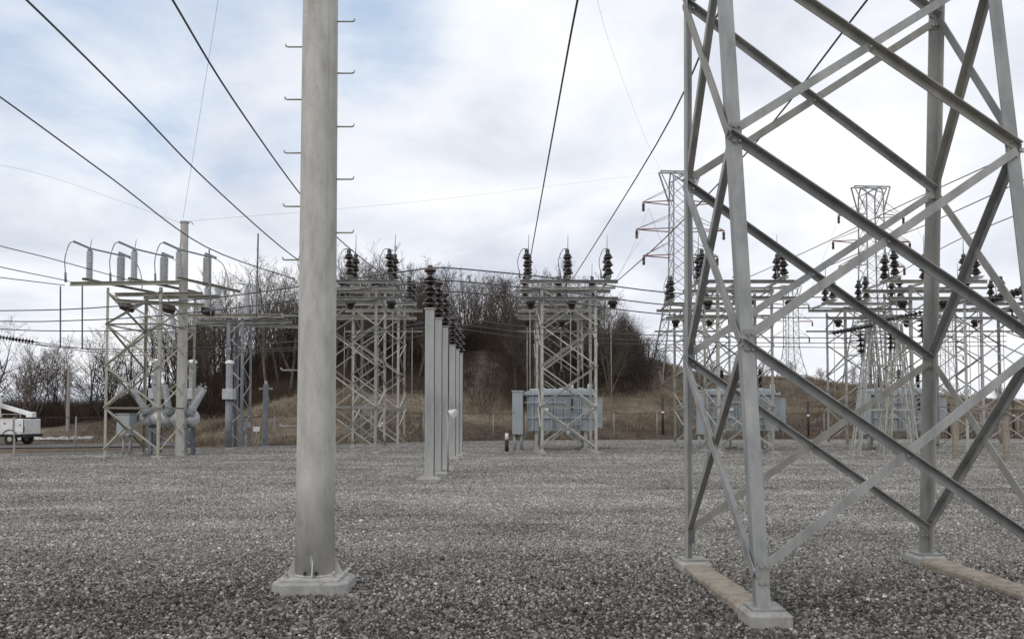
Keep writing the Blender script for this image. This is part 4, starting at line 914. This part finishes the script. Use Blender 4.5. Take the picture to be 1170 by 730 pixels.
# ------------------------------------------------------------------ utility truck
ty = 56.0; q = at(39, 507, ty); tz = max(hill_h(q.x, ty), hill_h(q.x - 4, ty)) + .02
tk = thing('utility_truck', 'white utility bucket truck parked beyond the fence at the left edge', 'truck', (q.x, ty, tz))
# local: rear bumper at x=0, cab towards -x
bd = MB(); bd.box((-1.65, 0, 1.2), (2.9, 2.2, 1.0), 0, .04); body = bd.build('body', 'white', tk)
for x, w_ in ((-2.75, .55), (-2.15, .55), (-.42, .62)): dr = MB().box((x, -1.112, 1.24), (w_, .02, .8)).build('locker_door', 'white', body); MB().box((x + .18, -1.13, 1.3), (.08, .02, .05)).build('handle', 'galv_blue', body) if False else None
MB().box((-1.65, 0, .62), (3.2, 1.6, .18)).build('chassis', 'black', tk)
MB().box((-.1, 0, .62), (.16, 2.1, .2), 0, .02).build('bumper', 'black', tk)
MB().box((-.19, -.9, 1.05), (.03, .16, .3)).build('tail_light', 'rust', tk)
for x in (-.98, -5.0):
    for y in (-.95, .95):
        w1 = MB().lathe([(.2, -.14), (.36, -.13), (.39, -.08), (.39, .08), (.36, .13), (.2, .14)], (x, y, .39), (0, 1, 0), 18).build('wheel', 'rubber', tk)
        MB().lathe([(.05, -.15), (.15, -.146), (.15, .146), (.05, .15)], (x, y, .39), (0, 1, 0), 14).build('rim', 'galv_bay', w1)
for x in (-3.04, -2.45, -1.85, -.76, -.09): MB().box((x, -1.11, 1.22), (.035, .03, .84)).build('door_gap', 'rubber', body)
MB().box((-1.65, -1.11, .72), (2.9, .03, .05)).build('sill', 'galv_bay', body); MB().box((-1.3, -1.13, 1.42), (.1, .03, .08)).build('side_marker', 'rust', body)
for x in (-2.6, -2.0, -.3): MB().box((x, -1.13, 1.3), (.1, .03, .05)).build('handle', 'black', body)
for x in (-2.9, -1.6, -.4): MB().cyl((x, -.95, 1.7), (x, -.95, 2.0), .025).build('rail_post', 'galv_bay', body)
MB().cyl((-2.9, -.95, 2.0), (-.4, -.95, 2.0), .025).build('hand_rail', 'galv_bay', body)
arch = MB()
for k in range(9):
    a0, a1 = math.pi * k / 9, math.pi * (k + 1) / 9; arch.bar((-.98 + .5 * math.cos(a0), -1.12, .5 + .5 * math.sin(a0)), (-.98 + .5 * math.cos(a1), -1.12, .5 + .5 * math.sin(a1)), .04, .05, (0, 1, 0))
arch.build('wheel_arch', 'black', tk)
cb = MB(); cbv = [(-3.2, .55), (-3.2, 2.2), (-4.6, 2.2), (-5.0, 1.5), (-6.1, 1.3), (-6.2, .6)]
cb.add([(x, -1.0, z) for x, z in cbv] + [(x, 1.0, z) for x, z in cbv], [tuple(range(6)), tuple(range(11, 5, -1))] + [(i, i + 6, (i + 1) % 6 + 6, (i + 1) % 6) for i in range(6)]); cb.build('cab', 'white', tk)
MB().box((-3.95, -1.01, 1.8), (1.0, .03, .55)).build('window', 'glass', tk); MB().box((-6.17, -.7, .95), (.08, .3, .2)).build('headlight', 'porcelain_grey', tk)
MB().cyl((-2.6, .2, 1.7), (-2.6, .2, 2.6), .22).build('turret', 'white', tk)
MB().bar((-3.3, .2, 2.85), (-.3, .2, 1.98), .26, .26).build('boom', 'white', tk); MB().box((-.35, .2, 1.98), (.45, .5, .35), 0, .05).build('boom_rest', 'white', tk)
MB().bar((-4.4, .2, 3.1), (-2.5, .2, 2.95), .2, .2).build('upper_boom', 'white', tk)
MB().lathe([(.3, 0), (.36, .1), (.4, .55), (.4, .6)], (-2.45, -.25, 2.5), n=12).build('bucket', 'white', tk)
MB().box((-2.0, -1.13, 1.72), (3.0, .015, .05)).build('stripe', 'yellow', tk)
for px, y, w_, lb in ((52, 63.5, 2.2, 'heap of dirty snow just right of the utility truck'), (80, 64.5, 1.7, 'heap of dirty snow further right beside the road')):
    q = at(px, 493, y); z = hill_h(q.x, y); mb = MB(); n = 14
    for i in range(n + 1):
        for j in range(6):
            u, v = i / n, j / 5; hgt = .15 * math.sin(math.pi * u) ** .7 * math.sin(math.pi * v) * (1 + .5 * math.sin(i * 1.7)); xx = q.x + (u - .5) * 2 * w_; yy = y + (v - .5) * 1.4
            mb.v.append((xx, yy, max(hill_h(xx, yy), z) + hgt + .03))
    for i in range(n):
        for j in range(5): a_ = i * 6 + j; mb.f.append((a_, a_ + 6, a_ + 7, a_ + 1)); mb.sm.append(True)
    tag(mb.build('snow_pile', 'snow'), lb, 'snow', 'dirty snow heaps')

# ------------------------------------------------------------------ bare trees
def tree_mesh(seed, H, spread, leaders, low):
    rr = random.Random(seed); segs = []
    def limb(p, d, L, r, n, wob, up):
        pts = [(p, d, r)]; r0_ = r; fin = .93 if n > 6 else .8
        for k in range(n):
            d = (d + Vector((rr.gauss(0, wob), rr.gauss(0, wob), rr.gauss(up, wob * .5)))).normalized(); q = p + d * L / n; r2 = max(r0_ * (1 - (k + 1) / n * fin), .006)
            segs.append((p, q, r, r2)); p, r = q, r2; pts.append((p, d, r))
        return pts
    def side(d, ang, ):
        ax = Vector((rr.gauss(0, 1), rr.gauss(0, 1), rr.gauss(0, .35))); ax = (ax - d * ax.dot(d)).normalized(); return (d * math.cos(ang) + ax * math.sin(ang)).normalized()
    base = Vector((0, 0, -.3))
    for l in range(leaders):
        d0 = Vector((rr.gauss(0, .1), rr.gauss(0, .1), 1)).normalized() if leaders == 1 else side(Vector((0, 0, 1)), rr.uniform(.1, .32) * spread)
        Lh = H * rr.uniform(.82, 1); tr = limb(base, d0, Lh, H * .0145 * (.8 if leaders > 1 else 1), 10, .075, .05)
        for k in range(3 if low > .2 else 2, 11):
            p, d, r = tr[k]; t = k / 10
            for _ in range(rr.choice((1, 2, 2, 3)) if leaders == 1 else rr.choice((1, 1, 2))):
                Lb = H * spread * (.36 * (1 - t) ** .6 + .12) * rr.uniform(.65, 1.2); lb = limb(p, side(d, rr.uniform(.5, 1.0)), Lb, max(r * .55, .016), 5, .13, .1)
                for j in range(1, 6):
                    p2, d2, r2 = lb[j]
                    for _ in range(rr.choice((1, 2, 2))):
                        tb = limb(p2, side(d2, rr.uniform(.45, .95)), Lb * rr.uniform(.25, .5) * (1.15 - j * .1), max(r2 * .6, .011), 3, .16, .08)
                        for m_ in range(1, 4):
                            p3, d3, r3 = tb[m_]
                            for _ in range(rr.choice((0, 1, 1))): limb(p3, side(d3, rr.uniform(.4, .9)), Lb * rr.uniform(.16, .32), .009, 1, .15, .05)
    hz = max(s[1].z for s in segs); k = H / hz
    tr_, cr_ = MB(), MB()
    for a_, b_, r0, r1 in segs:
        a_, b_ = a_ * k, b_ * k; r0, r1 = max(r0, .0085), max(r1, .006); big = r0 > .045
        d = (b_ - a_).normalized(); h = Vector((0, 0, 1)) if abs(d.z) < .9 else Vector((1, 0, 0)); u = d.cross(h).normalized(); v = u.cross(d); mb = tr_ if big else cr_; n = 6 if big else 3; o = len(mb.v)
        for p_, r_ in ((a_, r0), (b_, r1)): mb.v += [tuple(p_ + (u * math.cos(2 * math.pi * i / n) + v * math.sin(2 * math.pi * i / n)) * r_) for i in range(n)]
        mb.f += [(o + i, o + n + i, o + n + (i + 1) % n, o + (i + 1) % n) for i in range(n)]; mb.sm += [True] * n
    return tr_, cr_, len(segs)
protos = []
for i in range(10):
    H = (10.5, 9.5, 11.5, 8.0, 10.0, 8.8, 11.0, 6.5, 4.6, 9.0)[i]
    a_, b_, n = tree_mesh(40 + i, H, (.8, 1.0, .75, 1.1, .7, .95, .85, 1.15, 1.3, .8)[i], (1, 3, 1, 4, 2, 1, 2, 4, 5, 3)[i], (.2, .1, .3, .1, .2, .2, .3, .1, .1, .2)[i])
    mt = ('bark', 'bark_red', 'bark', 'bark_pale', 'bark', 'bark_red', 'bark_pale', 'bark_red', 'bark', 'bark')[i]
    print('tree', i, n)
    protos.append((a_, b_, mt, H))
made = {}
def plant(i, x, y, s, label, group, z=None):
    if i not in made:
        o = thing('bare_tree', label, 'tree', (0, 0, 0), 0, group); a_, b_, mt, H = protos[i]
        a_.build('trunk', mt, o); b_.build('crown', mt, o); made[i] = o
    else: o = dup(made[i], (0, 0, 0), 0, label, group)
    o.location = (x, y, (hill_h(x, y) if z is None else z) - .1); o.rotation_euler = (0, 0, random.uniform(0, 6.28)); o.scale = (s, s, s * random.uniform(.92, 1.1)); return o
WT = [(150, 372), (180, 352), (215, 332), (250, 318), (300, 300), (340, 298), (400, 290), (440, 288), (500, 300), (560, 304), (600, 318), (640, 304), (690, 326), (712, 348), (742, 394)]
random.seed(21); spots = []
tries = 0
while len(spots) < 150 and tries < 9000:
    tries += 1; px = random.uniform(178, 742); Y = 73 + 5 * sstep((px - 600) / 80) + 30 * random.random() ** 1.2
    x = (px - PX) / F * Y
    if any((x - a_) ** 2 + (Y - b_) ** 2 < 1.3 for a_, b_ in spots): continue
    if 520 < px < 575 and Y < 91: continue
    top = float(np.interp(px, *zip(*WT))) + random.gauss(4, 9) + (0 if random.random() > .35 else random.uniform(10, 45))
    g = hill_h(x, Y); H = min(max(HC + (477 - top) / F * Y - g, 3.2), 12.5); spots.append((x, Y))
    i = min(range(10), key=lambda k: abs(protos[k][3] - H) + random.uniform(0, 3))
    plant(i, x, Y, min(max(H / protos[i][3], .5), 1.4), 'bare leafless tree in the brown wood on the hill', 'bare trees of the hill wood')
LT = [(14, 372, 66, 'bare tree at the left edge above the utility truck', 0), (-14, 360, 70, 'large bare tree cut by the left edge of the picture', 2), (38, 386, 74, 'small bare tree behind the snow heaps', 3), (82, 366, 70, 'bare tree left of the tan tower', 6), (64, 392, 78, 'low spreading bare tree between truck and tan tower', 7), (103, 372, 74, 'bare tree directly left of the tan tower leg', 4), (128, 362, 76, 'bare tree seen through the left panel of the tan tower', 5), (150, 356, 80, 'bare tree seen through the middle of the tan tower', 1), (170, 350, 82, 'bare tree seen through the right panel of the tan tower', 0), (190, 340, 84, 'bare tree just left of the slim steel pole', 4), (118, 385, 72, 'thin crooked bare tree behind the tan tower', 8), (26, 398, 80, 'low bare tree behind the truck boom', 8)]
for px, top, Y, lb, i in LT:
    x = (px - PX) / F * Y; g = hill_h(x, Y); H = HC + (477 - top) / F * Y - g
    plant(i, x, Y, H / protos[i][3], lb, 'bare trees on the left')
q = at(85, 470, 69); wp = thing('wooden_pole', 'grey wooden pole among the bare trees left of the tan tower', 'utility pole', (q.x, 68, hill_h(q.x, 68) - .2)); MB().lathe([(.14, 0), (.11, 5.4)], n=12).build('shaft', 'wood', wp); MB().lathe([(.12, 5.4), (.09, 5.46)], n=12).build('cap', 'galv_bay', wp)
# small bare shrubs scattered on the open right slope
for k, (px, Y) in enumerate(((760, 88), (790, 80), (842, 96), (868, 92), (905, 97), (940, 100), (975, 98), (1105, 99), (1140, 102), (815, 99))):
    x = (px - PX) / F * Y; plant(7 + k % 2, x, Y, random.uniform(.34, .52), 'low bare shrub on the open brown slope at the right', 'shrubs on the slope')

# brush under the wood and dry grass on the slopes
def blades(name, mat, n, where, hmin, hmax, width, lean, prism):
    mb_v = []; mb_f = []; rr = random.Random(5); c = 0; o = 0
    while c < n:
        x, y = where(rr)
        if x is None: continue
        c += 1; z = hill_h(x, y) - .05; h = rr.uniform(hmin, hmax); a_ = rr.uniform(0, 6.283); tx, ty_ = rr.gauss(0, lean) * h, rr.gauss(0, lean) * h; w1 = width * rr.uniform(.6, 1.3); dx, dy = math.cos(a_) * w1, math.sin(a_) * w1
        mx, my = x + tx * .4, y + ty_ * .4
        if prism: mb_v += [(x - dx, y - dy, z), (x + dx, y + dy, z), (x - dy, y + dx, z), (x + tx, y + ty_, z + h)]; mb_f += [(o, o + 1, o + 3), (o + 1, o + 2, o + 3), (o + 2, o, o + 3)]; o += 4
        else: mb_v += [(x - dx, y - dy, z), (x + dx, y + dy, z), (mx + dx * .7, my + dy * .7, z + h * .6), (mx - dx * .7, my - dy * .7, z + h * .6), (x + tx, y + ty_, z + h * .95)]; mb_f += [(o, o + 1, o + 2, o + 3), (o + 3, o + 2, o + 4)]; o += 5
    me = bpy.data.meshes.new(name); me.from_pydata(mb_v, [], mb_f); me.materials.append(M[mat]); ob = bpy.data.objects.new(name, me); COL.objects.link(ob); return stuff(ob)
def wood(rr):
    Y = rr.uniform(70, 108); px = rr.uniform(150, 752); x = (px - PX) / F * Y
    if Y < 70.5 + 7 * sstep((px - 610) / 80) + rr.uniform(0, 4): return None, None
    if 522 < px < 572 and Y < 92: return None, None
    if px > 690 and rr.random() < (px - 690) / 55: return None, None
    return x, Y
blades('undergrowth', 'brush', 105000, wood, .3, 1.6, .02, .42, True)
def left_edge(rr):
    Y = rr.uniform(73, 86); return (rr.uniform(-60, 260) - PX) / F * Y, Y
def crest(rr):
    Y = rr.uniform(88, 107); return (rr.uniform(255, 735) - PX) / F * Y, Y
blades('undergrowth', 'brush', 30000, crest, 1.2, 3.6, .02, .22, True)
blades('undergrowth', 'brush', 30000, left_edge, .5, 2.2, .02, .4, True)
def slope(rr):
    x = rr.uniform(-34, 62); e = edge_y(x); Y = e + 1.6 + 34 * rr.random() ** 1.1
    if Y - e < 10 and rr.random() < .55 and x > -16: return None, None
    px = PX + x / Y * F
    if Y < e + 23 * sstep((-12 - x) / 14): return None, None
    if math.sin(x * .42 + 1.7 * math.sin(Y * .2)) + .7 * math.sin(Y * .55 + x * .13) < -.25 and rr.random() < .8: return None, None
    if px < 740 and Y > 84: return None, None
    return x, Y
blades('dry_grass', 'grass', 90000, slope, .2, .6, .02, .4, False)
